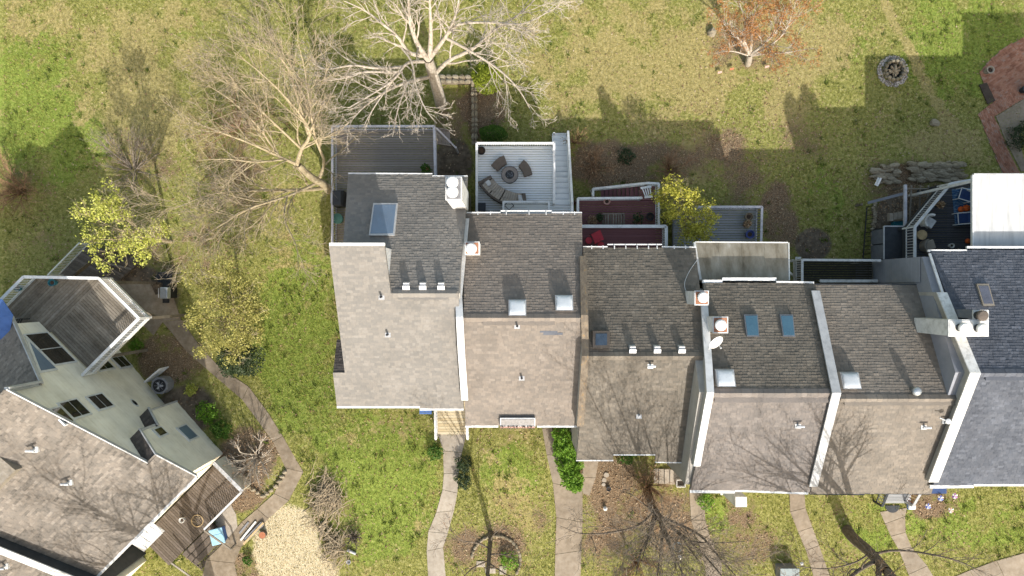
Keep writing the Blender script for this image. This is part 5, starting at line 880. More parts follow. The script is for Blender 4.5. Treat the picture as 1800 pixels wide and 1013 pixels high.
t = thing('window_planter', 'white window box with dry stems below the two-dome roof', 'planter', W(910, 740, 3.9)); a, b = W(879, 750, 4.8), W(941, 735, 4.8); ob('box', MB().box((a.x, a.y, 4.5), (b.x, b.y, 4.82)), m_white, t); ob('soil', MB().box((a.x+.06, a.y+.06, 4.7), (b.x-.06, b.y-.06, 4.84)), m_stonei, t)
rr = np.random.default_rng(5); ob('dry_stems', tubes([(np.array([(x, a.y+.05, 4.82), (x+rr.normal()*.05, a.y-.02, 4.9), (x+rr.normal()*.08, a.y-.12, 4.8+rr.random()*.15)]), np.array([.012, .01, .006])) for x in rr.uniform(a.x+.05, b.x-.05, 70)], 3), m_barkd, t); ob('brick_edge', MB().box((a.x, a.y-.12, 4.45), (b.x, a.y-.02, 4.6)), m_pink, t)
t = thing('bay_post', 'white boxed porch column below the rose grey roof', 'column', WG(1300, 893)); a = W(1293, 898, 2.6); b = W(1316, 862, 2.6); ob('shaft', MB().box((a.x, a.y+.2, -.3), (b.x-.1, a.y+.75, 2.6)), m_white, t); ob('plinth', MB().box((a.x-.08, a.y+.12, -.3), (b.x, a.y+.83, .1)), m_whited, t)
Z = .15; D = thing('entry_steps', 'grey entry steps with slatted rails below the taupe roof', 'steps', WG(1577, 880)); P = [W(*q, Z) for q in ((1560, 860), (1602, 860), (1601, 885), (1556, 885))]; boards(xys(P), Z, 0, m_bg, D, .18)
railing([xy(W(1561, 866, Z+.8)), xy(W(1551, 890, Z+.8))], Z, D, m_dark, h=.8, sp=.16, balmat=m_white); railing([xy(W(1618, 868, Z+.8)), xy(W(1605, 890, Z+.8))], Z, D, m_cap, h=.8, sp=.16, balmat=m_terra)
p = WG(1569, 889, .06); b = MB(); vs = [(p.x+.42*math.cos(k), p.y+.42*math.sin(k), p.z) for k in np.linspace(math.pi, 2*math.pi, 14)]; b.prism([(v[0], v[1], v[2]-.03) for v in vs], vs); ob('doormat', b, m_dark, None, 'dark half-round doormat at the foot of the grey entry steps', 'doormat')
p = WG(1599, 889); t = thing('gift_bag', 'white and blue bagged parcel beside the grey entry steps', 'bag', p); o = ob('bag', MB().box((p.x-.22, p.y-.15, p.z), (p.x+.2, p.y+.15, p.z+.35)), m_white, t, bevel=.08); ob('stripe', MB().box((p.x-.235, p.y-.165, p.z+.12), (p.x+.1, p.y+.165, p.z+.24)), m_bluec, t, bevel=.03)
m_lil = plain('pinwheel_blue', (.08, .14, .5), .4)
for i, (x, y, m_, lb) in enumerate(((1653, 876, m_lil, 'blue pinwheel in the leaf bed, nearest the slate roof'), (1631, 890, m_lil, 'blue and white pinwheel beside the entry rail'), (1678, 872, m_purple, 'purple pinwheel at the right of the leaf bed'), (1671, 897, m_pink, 'salmon pinwheel lowest in the leaf bed'))):
    p = WG(x, y, .6); t = thing('pinwheel', lb, 'pinwheel', WG(x, y), 'garden pinwheels in the leaf bed'); ob('stake', MB().tube([WG(x, y), p], .01, 5), m_white, t)
    for k in range(6): a = k*math.pi/3; q = [p+Vector((0, 0, .02)), p+Vector((.17*math.cos(a), .17*math.sin(a), .0)), p+Vector((.17*math.cos(a+.75), .17*math.sin(a+.75), .06))]; ob('vane', MB().prism([v-Vector((0, 0, .006)) for v in q], q), m_ if k % 2 else m_white, t)
t = thing('navy_bench', 'navy blue panel bench under the slate roof gutter', 'bench', WG(1650, 862)); a = W(1633, 868, .5); b = W(1664, 852, .5); ob('seat', MB().box((a.x, a.y, .42), (b.x, b.y, .5)), m_navy, t); 
for sx in (a.x+.05, b.x-.1): ob('end_panel', MB().box((sx, a.y+.03, -.2), (sx+.06, b.y-.03, .42)), m_navy, t)
t = thing('utility_box', 'grey green utility box in the leaf litter at the bottom edge', 'utility box', WG(1390, 995)); a = WG(1372, 1022, .8); b = WG(1404, 1000, .8); ob('cabinet', MB().box((a.x, a.y, a.z-.85), (b.x, b.y, a.z)), m_acgrey, t, bevel=.02); ob('lid', MB().box((a.x-.03, a.y-.03, a.z), (b.x+.03, b.y+.03, a.z+.05)), plain('utility_lid', (.25, .29, .29), .6), t, bevel=.02)
p = WG(1404, 986); t = thing('path_light', 'small white path light beside the utility box', 'lamp', p); ob('stem', MB().tube([p, p+Vector((0, 0, .45))], .02, 6), m_cap, t); ob('cap', MB().lathe(p, [(.03, .42), (.11, .45), (.03, .52)], 14), m_white, t)
for i, (x, y, r_, lb) in enumerate(((1066, 835, .17, 'flat pale stone nearest the olive roof in the bare bed'), (1062, 844, .15, 'flat pale stone in the middle of the three in the bare bed'), (1061, 852, .12, 'smallest flat pale stone in the bare bed'))):
    p = WG(x, y, .02); rr = np.random.default_rng(i+60); b = MB(); vs = [(p.x+r_*rr.uniform(.8, 1.15)*math.cos(k), p.y+r_*rr.uniform(.7, 1.)*math.sin(k)) for k in np.linspace(0, 2*math.pi, 9, False)]; b.slab(vs, p.z-.05, p.z+.05); ob('stepping_stone', b, m_concl, None, lb, 'stone', 'stepping stones in the bare bed', bevel=.015)
pot('flower_pot', 'small empty dark pot below the flat stones in the bare bed', 1070, 860, 0.0, .14, .2, m_dark)
p = WG(1191, 962, .25); t = thing('garden_hoop', 'turquoise wire garden hoop in the bare bed', 'ornament', WG(1191, 970)); ob('hoop', MB().tube([p+Vector((.26*math.cos(k), .26*math.sin(k), 0)) for k in np.linspace(.3, 5.8, 24)], .022, 6), m_sky, t); ob('stake', MB().tube([WG(1196, 962), p+Vector((.25, 0, 0))], .012, 5), m_cap, t)
for i, (x, y, lb) in enumerate(((1182, 973, 'white garden gnome-sized lantern left of the pair by the hoop'), (1194, 977, 'white lantern right of the pair by the hoop'), (1063, 892, 'small white lantern alone in the bare bed near the wide walkway'))):
    p = WG(x, y); t = thing('garden_lantern', lb.replace('gnome-sized ', ''), 'lantern', p, 'white lanterns in the bare bed'); ob('body', MB().lathe(p, [(.08, 0), (.1, .05), (.07, .25)], 8), m_white, t); ob('roof', MB().lathe(p, [(.13, .25), (.02, .36)], 8), m_whited, t)
# stairwell at the side of the fourth unit
t = thing('stoop', 'small pale stone stoop beside the stucco side wall', 'steps', WG(1190, 845)); a = WG(1178, 852, .25); b = WG(1205, 826, .25); ob('landing', MB().box((a.x, a.y, a.z-.4), (b.x, b.y, a.z)), m_concl, t)
for i in range(3): ob('step', MB().box((a.x-.3*(i+1), a.y, a.z-.4), (a.x-.3*i-.01, b.y, a.z-.08*(i+1))), m_concl, t)
p = WG(1195, 848, .25); t = thing('crate', 'small open wooden crate on the stone stoop', 'crate', p)
for dx, dy, w, l in ((0, .2, .5, .03), (0, -.2, .5, .03), (.24, 0, .03, .4), (-.24, 0, .03, .4)): ob('side', MB().box((p.x+dx-w/2, p.y+dy-l/2, p.z), (p.x+dx+w/2, p.y+dy+l/2, p.z+.3)), m_whited, t)
ob('base', MB().box((p.x-.23, p.y-.19, p.z), (p.x+.23, p.y+.19, p.z+.03)), m_barkd, t)
# ------------------------------------------------------------------ stones: shared lumpy meshes
ROCK = []
for k in range(5):
    rr = np.random.default_rng(300+k); b = MB(); n = 8; L = [(.25, -.5), (.85, -.35), (1, 0), (.9, .32), (.35, .5)]; b.lathe((0, 0, 0), [(r_*.5, h) for r_, h in L], n); me = bpy.data.meshes.new('rock'); me.from_pydata([tuple(np.array(v)*rr.uniform(.82, 1.16, 3)) for v in b.v], [], b.f); me.materials.append(m_stone); ROCK.append(me)
def rock(parent, p, sx, sy, sz, name='stone'):
    o = link(bpy.data.objects.new(name, random.choice(ROCK))); o.parent = parent; o.location = Vector(p)-WL[parent.name]; o.scale = (sx, sy, sz); o.rotation_euler = (random.uniform(-.15, .15), random.uniform(-.15, .15), random.uniform(-.25, .25)); return o
def rock_block(parent, p, sx, sy, sz, rz): o = rock(parent, p, sx, sy, sz); o.rotation_euler = (0, 0, rz+random.uniform(-.06, .06)); return o
def wall_of_stones(name, label, line, w, h, step, mat=m_stone, courses=1):
    P = [WG(*p) for p in line]; t = thing(name, label, 'wall', P[0])
    for a, b in zip(P, P[1:]):
        d = b-a; L = d.length; u = d/L; v = Vector((-u.y, u.x, 0)); x = 0; rz = math.atan2(u.y, u.x); bar('core', a+Vector((0, 0, h/2-.1)), b+Vector((0, 0, h/2-.1)), w*.8, h, m_concw, t)
        while x < L:
            s_ = step*random.uniform(.7, 1.4)
            for o in (-.25, .25): rock_block(t, a+u*(x+s_/2)+v*w*o*1.1+Vector((0, 0, h-.05)), s_*.98, w*.62, .22, rz)
            x += s_
    return t
wall_of_stones('retaining_wall', 'mortared stone retaining wall running into the lime green shrub', [(772, 143), (832, 144)], .5, .55, .32); wall_of_stones('retaining_wall', 'narrow stone retaining wall running down beside the leaf bed', [(834, 146), (835, 250)], .36, .45, .34)
t = thing('rubble_wall', 'tumbled fieldstone wall behind the timber pergola', 'wall', WG(1640, 300)); rr = random.Random(4)
for (x0, y0, x1, y1, n) in ((1602, 288, 1692, 319, 150), (1536, 288, 1577, 322, 45), (1600, 283, 1690, 289, 12)):
    for i in range(n): x, y = rr.uniform(x0, x1), rr.uniform(y0, y1); s_ = rr.uniform(.2, .5); rock(t, WG(x, y, .05+.3*(y1-y)/(y1-y0)+rr.uniform(0, .12)), s_*1.45, s_*.6, s_*.5)
t = thing('stone_edging', 'row of stones edging the bed beside the thin black fence', 'edging', WG(1536, 400))
for i in range(24): rock(t, WG(1534+rr.uniform(-2, 5), 358+i*4.1, .05), .26, .2, .2)
t = thing('stone_edging', 'curved row of pale stones edging the mulch bed by the brown path', 'edging', WG(440, 880))
for (x, y) in ((400, 850), (408, 850), (418, 852), (427, 853), (437, 857), (446, 861), (453, 866), (462, 872), (470, 868), (477, 862), (485, 855), (491, 846), (496, 838), (500, 830), (380, 846), (389, 846)): rock(t, WG(x, y, .08), rr.uniform(.25, .4), rr.uniform(.2, .3), .25)
t = thing('stone_ring', 'broken ring of edging stones round the small tree bed', 'edging', WG(862, 965))
for k in np.linspace(-1.4, 2.1, 20): rock_block(t, WG(872+45*math.sin(k)*.95+0*k, 985-43*math.cos(k), .06), .3, .2, .2, -k)
t = thing('stepping_slab', 'pale flat slabs around the small tree trunk', 'slab', WG(850, 1000)); 
for (x, y, w_, h_) in ((845, 992, .5, .35), (862, 1004, .6, .3), (884, 1003, .4, .5)): p = WG(x, y, .05); ob('slab', MB().box((p.x-w_/2, p.y-h_/2, p.z-.08), (p.x+w_/2, p.y+h_/2, p.z)), m_concl, t, bevel=.02)
rock(thing('boulder', 'pale speckled boulder beside the red-budded tree', 'boulder', WG(1251, 58)), WG(1251, 58, .15), .5, .6, .5); rock(thing('boulder', 'grey boulder by the worn path below the fire pit', 'boulder', WG(1643, 216)), WG(1643, 216, .1), .62, .5, .35)
# ---- stone fire pit
p = WG(1569, 126); t = thing('fire_pit', 'round stone fire pit filled with pale split logs on the lawn', 'fire pit', p); ob('well', MB().lathe(p, [(.5, .02), (.01, .03)], 24), m_black, t)
for rad, n, s_, z in ((.56, 14, .26, .3), (.56, 14, .26, .12)):
    for i in range(n): a = 2*math.pi*(i+.5*(z < .2))/n; o = rock_block(t, p+Vector((rad*math.cos(a), rad*math.sin(a), z)), .2, s_, .2, a); o.data = ROCK[i % 5]
b = MB(); rr2 = np.random.default_rng(9)
for i in range(420):
    a = rr2.uniform(0, 6.28); r_ = math.sqrt(rr2.uniform(.66**2, .95**2)); c = (p.x+r_*math.cos(a), p.y+r_*math.sin(a), p.z+.02); s_ = rr2.uniform(.03, .07); b.lathe(c, [(s_*.7, 0), (s_, s_*.5), (s_*.4, s_*1.1)], 5)
ob('gravel_ring', b, m_stonei, t, kind='stuff')
for i in range(11): a = rr2.uniform(0, 3.14); c = p+Vector((rr2.uniform(-.12, .12), rr2.uniform(-.12, .12), .12+.02*i)); ob('log', MB().tube([c-Vector((.32*math.cos(a), .32*math.sin(a), 0)), c+Vector((.32*math.cos(a), .32*math.sin(a), .05))], .045, 7), m_log, t)
p = WG(1732, 127); t = thing('stone_urn', 'round stone urn on the edge of the brick patio', 'urn', p); ob('bowl', MB().lathe(p, [(.15, 0), (.2, .4), (.24, .5), (.17, .5), (.15, .3)], 18), m_concl, t); ob('soil', MB().lathe(p, [(.17, .38), (.01, .4)], 12), m_soil, t)
p = WG(1795, 160); t = thing('stone_urn', 'dark round urn at the right edge of the brick patio', 'urn', p); ob('bowl', MB().lathe(p, [(.15, 0), (.24, .4), (.26, .5), (.2, .5), (.16, .3)], 18), m_dark, t); ob('soil', MB().lathe(p, [(.19, .38), (.01, .4)], 12), m_soil, t)
for i, (x, y, lb) in enumerate(((1262, 130, 'pale pink fallen garden flag left of the red-budded tree'), (1283, 124, 'orange pink garden flag nearer the red-budded tree'), (1345, 120, 'coral garden flag right of the red-budded tree'))):
    p = WG(x, y, .25); t = thing('garden_flag', lb, 'flag', WG(x, y), 'small flags under the red-budded tree'); ob('stake', MB().tube([WG(x, y), p], .01, 5), m_cap, t); ob('cloth', MB().prism([p+Vector(v) for v in ((-.02, 0, -.05), (.26, .07, -.04), (.24, .17, .02), (0, .12, .02))], [p+Vector(v)+Vector((0, 0, .015)) for v in ((-.02, 0, -.05), (.26, .07, -.04), (.24, .17, .02), (0, .12, .02))]), (m_pink, m_terra, m_pink)[i], t)

# ------------------------------------------------------------------ trees
lvA = [dict(per_m=2.6, l0=.25, l1=.5, rf=.5, t0=.15, maxl=2.4, up=.05), dict(per_m=3.6, l0=.3, l1=.6, rf=.55, maxl=1.3, minr=.009), dict(per_m=5., l0=.3, l1=.6, rf=.6, maxl=.6, minr=.008, npt=4)]
base = WG(775, 183); Wt = lambda L: [W(*p) for p in L]
bare_tree('bare_tree', 'large pale bare tree whose limbs hang over the grey-brown deck', base, [([base-Vector((0, 0, .2)), W(769, 158, 1.2), W(760, 128, 3.6), W(753, 104, 5.2)], .36, .24)],
  [(Wt(L), a, .02) for L, a in (([(753, 106, 5.1), (735, 80, 6.6), (721, 40, 8.2), (718, 0, 9.5), (716, -40, 10.5)], .16), ([(755, 104, 5.1), (757, 70, 6.5), (757, 40, 8), (755, 0, 9.3), (752, -40, 10.4)], .15), ([(756, 102, 5.2), (785, 62, 7), (800, 28, 8.4), (808, -10, 9.5)], .13), ([(785, 62, 7), (810, 42, 7.6), (870, 40, 8.3), (920, 42, 8.8), (975, 15, 9.6)], .08), ([(763, 132, 3.4), (790, 106, 4.6), (832, 86, 5.6), (870, 52, 6.8), (912, 26, 7.8), (950, -10, 8.8)], .13), ([(786, 68, 6.8), (830, 92, 7), (880, 125, 7.2), (912, 158, 7.3), (932, 192, 7.2)], .08), ([(742, 98, 5.6), (718, 92, 6.2), (700, 66, 7), (672, 42, 7.8), (640, 18, 8.4), (605, 2, 9)], .12), ([(745, 108, 5), (715, 112, 5.8), (692, 140, 6.3), (655, 165, 6.8), (612, 190, 7.2)], .1), ([(757, 135, 3.2), (715, 145, 4.8), (680, 160, 5.6), (640, 188, 6.2), (618, 212, 6.6)], .11), ([(706, 84, 6.5), (724, 110, 6.7), (731, 150, 6.8), (748, 192, 6.9), (768, 217, 6.9)], .06), ([(708, 118, 5.9), (660, 120, 6.6), (620, 115, 7.2), (575, 122, 7.8), (550, 112, 8.2)], .08), ([(700, 128, 6.1), (640, 127, 6.8), (592, 140, 7.3), (545, 141, 7.8)], .07), ([(690, 142, 6.3), (660, 185, 6.6), (640, 220, 6.8)], .05), ([(716, 146, 4.8), (700, 190, 5.4), (690, 240, 5.8)], .06), ([(728, 150, 5.), (722, 190, 5.6), (735, 215, 5.8)], .04))], m_bark, m_bark, lvA, 11)
base = WG(578, 335); lvB = [dict(per_m=2.6, l0=.25, l1=.55, rf=.5, t0=.12, maxl=2.8, up=.1), dict(per_m=3.6, l0=.35, l1=.7, rf=.55, maxl=1.5, minr=.008), dict(per_m=4.6, l0=.3, l1=.7, rf=.6, maxl=.8, minr=.006, npt=4)]
bare_tree('bare_tree', 'spreading bare tree fanning to the left from the corner of the grey-brown deck', base, [([base-Vector((0, 0, .2)), W(566, 322, .3), W(548, 312, 1.8), W(524, 290, 3.4)], .26, .16)],
  [(Wt(L), a, .012) for L, a in (([(572, 330, -.5), (540, 334, .8), (480, 335, 2.2), (430, 336, 3.), (370, 342, 4.), (300, 370, 5)], .13), ([(524, 290, 3.4), (490, 275, 4.4), (440, 252, 5.4), (385, 232, 6.2), (335, 212, 7)], .1), ([(522, 288, 3.5), (530, 262, 4.6), (545, 232, 5.8), (510, 180, 7), (460, 130, 8), (412, 92, 9)], .12), ([(542, 236, 5.6), (525, 180, 6.8), (505, 120, 8), (480, 88, 9)], .08), ([(560, 316, .8), (570, 285, 3), (555, 245, 5), (545, 190, 7), (535, 120, 8.6), (522, 70, 9.6)], .1), ([(500, 280, 4.2), (450, 285, 5), (400, 280, 5.8), (345, 282, 6.6)], .06), ([(556, 322, 1), (505, 345, 2.6), (440, 366, 3.8), (385, 398, 4.6), (335, 428, 5.4)], .09), ([(545, 232, 5.8), (560, 200, 6.8), (572, 165, 7.8)], .06), ([(490, 275, 4.4), (455, 225, 5.8), (410, 180, 7), (365, 150, 8)], .07), ([(440, 366, 3.8), (430, 400, 4.4), (432, 440, 5)], .04), ([(505, 345, 2.6), (500, 385, 3.6), (520, 430, 4.4), (525, 470, 5)], .05), ([(530, 262, 4.6), (480, 215, 6), (430, 165, 7.4), (385, 110, 8.6)], .07))], m_barkb, m_twig, lvB, 12)
# red-budded tree at the top right
base = WG(1316, 112); bare_tree('budding_tree', 'small red-budded tree with pale forked limbs on the rear lawn', base, [([base-Vector((0, 0, .2)), W(1317, 103, .0), W(1318, 96, .9)], .2, .15)],
  [(Wt(L), a, .015) for L, a in (([(1318, 96, .9), (1305, 75, 2.), (1288, 58, 3), (1270, 40, 4)], .1), ([(1318, 96, .9), (1306, 62, 2.6), (1310, 40, 3.6), (1300, 5, 5)], .08), ([(1319, 96, .9), (1322, 60, 2.8), (1324, 30, 4), (1340, -10, 5.4)], .09), ([(1320, 96, 1), (1345, 75, 2.4), (1368, 50, 3.6), (1380, 10, 5)], .1), ([(1321, 97, 1), (1350, 82, 2.4), (1380, 55, 3.8), (1400, 0, 5.4)], .08), ([(1321, 98, .9), (1350, 94, 1.8), (1385, 92, 2.6), (1430, 85, 3.4)], .08), ([(1316, 98, .8), (1285, 90, 1.8), (1255, 95, 2.6)], .05))], m_bark, m_twigr, [dict(per_m=3, l0=.3, l1=.6, rf=.5, maxl=1.9), dict(per_m=4, l0=.3, l1=.6, rf=.55, maxl=1.2), dict(per_m=4, l0=.3, l1=.6, rf=.6, maxl=.6, npt=4, minr=.006)], 13, leafbud=(m_lred, 12500, .036))
# front trees
base = WG(1146, 893); bare_tree('bare_tree', 'dark multi-stemmed bare tree in the leaf bed below the olive grey roof', base, [([base-Vector((0, 0, .2)), W(1152, 900, .8), W(1160, 912, 1.6)], .24, .2)],
  [(Wt(L), a, .015) for L, a in (([(1158, 908, 1.3), (1185, 930, 3.5), (1212, 952, 5.5), (1250, 990, 8), (1290, 1040, 10.5)], .11), ([(1160, 908, 1.4), (1200, 925, 3.5), (1235, 945, 5), (1268, 985, 7.5), (1310, 1030, 10)], .1), ([(1158, 910, 1.4), (1165, 935, 3.5), (1180, 965, 5.5), (1200, 1010, 8), (1225, 1080, 11)], .1), ([(1150, 900, .8), (1120, 925, 2.6), (1070, 937, 4), (1020, 938, 5.2), (985, 925, 6)], .08), ([(1155, 905, 1.2), (1140, 945, 3.6), (1125, 975, 5.5), (1115, 1030, 8)], .1), ([(1212, 952, 5.5), (1250, 955, 6.4), (1310, 952, 7.4)], .05), ([(1150, 900, 1), (1130, 885, 2), (1110, 870, 3), (1090, 862, 3.8)], .05), ([(1165, 935, 3.5), (1160, 980, 6), (1150, 1050, 9.5)], .09), ([(1152, 900, .8), (1166, 925, 4), (1176, 950, 7.5), (1182, 975, 10), (1190, 1002, 12.5)], .1), ([(1150, 902, .9), (1143, 930, 5), (1136, 958, 9), (1128, 985, 12)], .085), ([(1155, 905, 1), (1194, 940, 5), (1212, 965, 8.5), (1230, 988, 11.5)], .085), ([(1200, 1010, 8), (1230, 1060, 10), (1280, 1130, 12)], .08))], m_barkd, m_twig, [dict(per_m=1.7, l0=.25, l1=.55, rf=.4, t0=.15, maxl=2.6, up=.15), dict(per_m=2.6, l0=.35, l1=.7, rf=.5, maxl=1.4), dict(per_m=4, l0=.3, l1=.6, rf=.6, maxl=.8, npt=4, minr=.006)], 14)
base = WG(1491, 932); bare_tree('bare_tree', 'thick dark bare trunk leaning over the walkway below the taupe roof', base, [([base-Vector((0, 0, .3)), W(1500, 946, 1.2), W(1530, 972, 3.6), W(1560, 1005, 6)], .34, .24)],
  [(Wt(L), a, .02) for L, a in (([(1560, 1005, 6), (1600, 1050, 8.5), (1640, 1100, 11), (1680, 1180, 14)], .2), ([(1545, 990, 4.8), (1545, 1030, 7), (1550, 1100, 10), (1545, 1180, 13)], .17), ([(1533, 975, 3.8), (1570, 968, 4.6), (1620, 972, 5.2), (1680, 985, 5.8), (1725, 1005, 6.4)], .08), ([(1560, 1005, 6), (1570, 1060, 9), (1600, 1140, 12)], .16), ([(1600, 1050, 8.5), (1660, 1060, 10), (1720, 1090, 11.5)], .1), ([(1540, 985, 4.6), (1500, 1010, 6.5), (1460, 1050, 8.5), (1420, 1090, 10)], .12), ([(1550, 1060, 8.2), (1500, 1090, 10), (1450, 1130, 12)], .1), ([(1530, 972, 3.6), (1500, 990, 5), (1450, 1000, 6.2), (1400, 995, 7)], .05))], m_barkd, m_twigr, [dict(per_m=2.2, l0=.25, l1=.5, rf=.5, t0=.2, maxl=2.8, up=.2), dict(per_m=3, l0=.35, l1=.65, rf=.55, maxl=1.5), dict(per_m=3, l0=.3, l1=.6, rf=.6, maxl=.8, npt=4)], 15)
base = WG(862, 938); bare_tree('bare_tree', 'thin dark tree in the stone-ringed bed at the bottom', base, [([base-Vector((0, 0, .2)), W(862, 950, 1.2), W(860, 975, 3.4), W(857, 1010, 6)], .15, .1)],
  [(Wt(L), a, .012) for L, a in (([(861, 965, 2.6), (840, 955, 3.6), (812, 950, 4.6), (790, 930, 5.6)], .05), ([(860, 975, 3.4), (885, 975, 4.4), (915, 985, 5.4)], .05), ([(857, 1010, 6), (850, 1060, 9), (830, 1120, 11)], .08), ([(857, 1008, 6), (880, 1050, 8.5), (900, 1100, 10)], .07), ([(860, 985, 4), (830, 1000, 5.5), (800, 1030, 7.5)], .05), ([(859, 990, 4.4), (890, 1010, 6), (930, 1030, 7.5)], .05), ([(861, 955, 1.8), (868, 940, 2.6), (885, 925, 3.4)], .03))], m_barkd, m_twigr, [dict(per_m=2.4, l0=.3, l1=.6, rf=.5, maxl=1.8, up=.12), dict(per_m=3.2, l0=.35, l1=.7, rf=.55, maxl=1.1), dict(per_m=3.5, l0=.3, l1=.6, rf=.6, maxl=.6, npt=4)], 16)
base = Vector((-17.2, -18.3, 0)); V3 = Vector; bare_tree('bare_tree', 'tall bare tree beyond the bottom edge whose shadow falls on the tan roof', base, [([base-V3((0, 0, .3)), base+V3((.1, 0, 3)), base+V3((0, .2, 6))], .32, .24)],
  [([base+V3(p) for p in L], a, .02) for L, a in (([(0, .1, 5), (-1, 1, 7.5), (-2, 1.5, 10), (-3.2, 2.2, 13)], .15), ([(0, .2, 6), (.8, .5, 8.5), (1.2, 0, 11), (1.8, .4, 14)], .15), ([(0, 0, 4), (1.4, -.6, 6), (3, -.8, 8), (4.2, -.2, 10)], .1), ([(0, .2, 6), (-.4, -.6, 9), (-1.4, -.8, 12)], .14), ([(0, 0, 4.5), (-1.8, -.6, 6.5), (-3.4, -.4, 8.5), (-5, .2, 10)], .11), ([(0, .2, 6), (.2, 1.4, 8), (.6, 2.4, 10)], .1))], m_barkd, m_twigr, [dict(per_m=2.4, l0=.3, l1=.55, rf=.5, t0=.2, maxl=2.8, up=.2), dict(per_m=3.2, l0=.35, l1=.65, rf=.55, maxl=1.5), dict(per_m=3, l0=.3, l1=.6, rf=.6, maxl=.8, npt=4)], 17)
# bare shrubs and brush
def brush(name, label, px, py, spread, h, n, mat, seed, lv=2, bud=None, cat='shrub', thick=.028):
    r = np.random.default_rng(seed); g = WG(px, py); t = thing(name, label, cat, g); st = []
    for i in range(n):
        a = r.uniform(0, 6.28); d = spread*math.sqrt(r.random()); e = np.array([g.x+d*math.cos(a), g.y+d*math.sin(a), g.z+h*r.uniform(.6, 1.1)]); s_ = np.array([g.x+.12*d*math.cos(a), g.y+.12*d*math.sin(a), g.z]); m_ = (s_+e)/2+r.normal(size=3)*.12+np.array([0, 0, .2*h]); st.append((curve([s_, m_, e], 6), np.linspace(thick, thick*.35, 6)))
    ob('stems', tubes(st, 5), mat, t); cur = st
    for k in range(lv):
        cur = sprout(cur, 4.5, .25, .6, .6, r, maxl=.9, minr=.006, npt=4); ob('twigs', tubes(cur, 3), mat, t, kind='stuff')
    if bud: P = np.concatenate([q for q, _ in cur]); P = P[r.integers(0, len(P), bud[1])]; ob('buds', leaf_quads(P, bud[2], r), bud[0], t, kind='stuff')
brush('bare_shrub', 'reddish bare shrub at the left edge of the lawn', 40, 335, 2.3, 1.5, 42, m_twigr, 21, 2); brush('bare_shrub', 'grey brown twiggy thicket above the yellow-green tree', 235, 300, 2.6, 1.3, 30, m_twig, 22, 2); brush('bare_shrub', 'pale crooked bare shrub in the mulch bed by the bay wall', 452, 803, 1.7, 1.5, 16, m_bark, 23, 2, (m_lred, 200, .03), thick=.05); brush('bare_shrub', 'twiggy brown shrub behind the maroon stairs', 1175, 300, 1.2, 1.3, 30, m_twigr, 24, 2); brush('bare_shrub', 'rust brown twiggy shrub beside the white stairs', 1045, 295, 1.2, 1., 34, m_twigr, 25, 2, (m_lbro, 900, .04)); brush('bare_shrub', 'low brown brush right of the multi-stemmed tree', 1140, 855, 1.4, 1.2, 34, m_twigr, 26, 2)
brush('bare_shrub', 'dry shrub at the bottom of the leaf bed', 1120, 985, 1.6, 1.2, 34, m_twigr, 27, 2); brush('bare_shrub', 'yellow-tipped twiggy shrub beside the top of the white stairs', 1010, 250, .8, 1.2, 16, m_twigr, 28, 1, (m_loli, 160, .04)); brush('bare_shrub', 'thin brown brush under the fan of the bare tree', 420, 230, 2.8, 1.2, 30, m_twigr, 29, 2)
# brush pile of cut branches
g = WG(580, 880); t = thing('brush_pile', 'heap of cut branches and twigs on the lawn by the straw patch', 'brush pile', g); r = np.random.default_rng(31); L = []
for (cx, cy, s1, n) in ((570, 865, .9, 150), (590, 880, .9, 110), (590, 965, .8, 120), (560, 900, .5, 60)):
    for i in range(n):
        p = np.array(WG(cx+r.normal()*10, cy+r.normal()*16, r.uniform(.05, .5))); a = r.normal()*.7+1.0; d = np.array([math.cos(a), math.sin(a), r.normal()*.2]); l = r.uniform(.4, 1.3); L.append((np.array([p-d*l/2, p+r.normal(size=3)*.05, p+d*l/2]), np.array([.02, .016, .008])*r.uniform(.6, 1.6)))
ob('sticks', tubes(L, 5), m_log, t, kind='stuff')
for i in range(7): c = WG(574+r.normal()*7, 938+r.normal()*9, .12); a = r.uniform(.3, 1.3); ob('log', MB().tube([c-Vector((.3*math.cos(a), .3*math.sin(a), 0)), c+Vector((.3*math.cos(a), .3*math.sin(a), .05))], .08, 8), m_log, t)
brush('bare_shrub', 'dark purplish twig clump beside the cut logs', 620, 945, .7, .5, 40, m_barkd, 32, 1)
p = WG(618, 970, .1); t = thing('drain_pipe', 'short pale pipe lying by the cut branches', 'pipe', p); ob('pipe', MB().tube([p-Vector((.25, -.1, 0)), p+Vector((.25, -.12, 0))], .08, 12), m_cap, t)
p = WG(613, 988, .08); t = thing('broken_pot', 'small pale broken pot below the short pipe', 'pot', p); ob('shard', MB().lathe(p-Vector((0, 0, .08)), [(.1, 0), (.13, .15), (.11, .15), (.09, .03)], 10), m_cap, t)
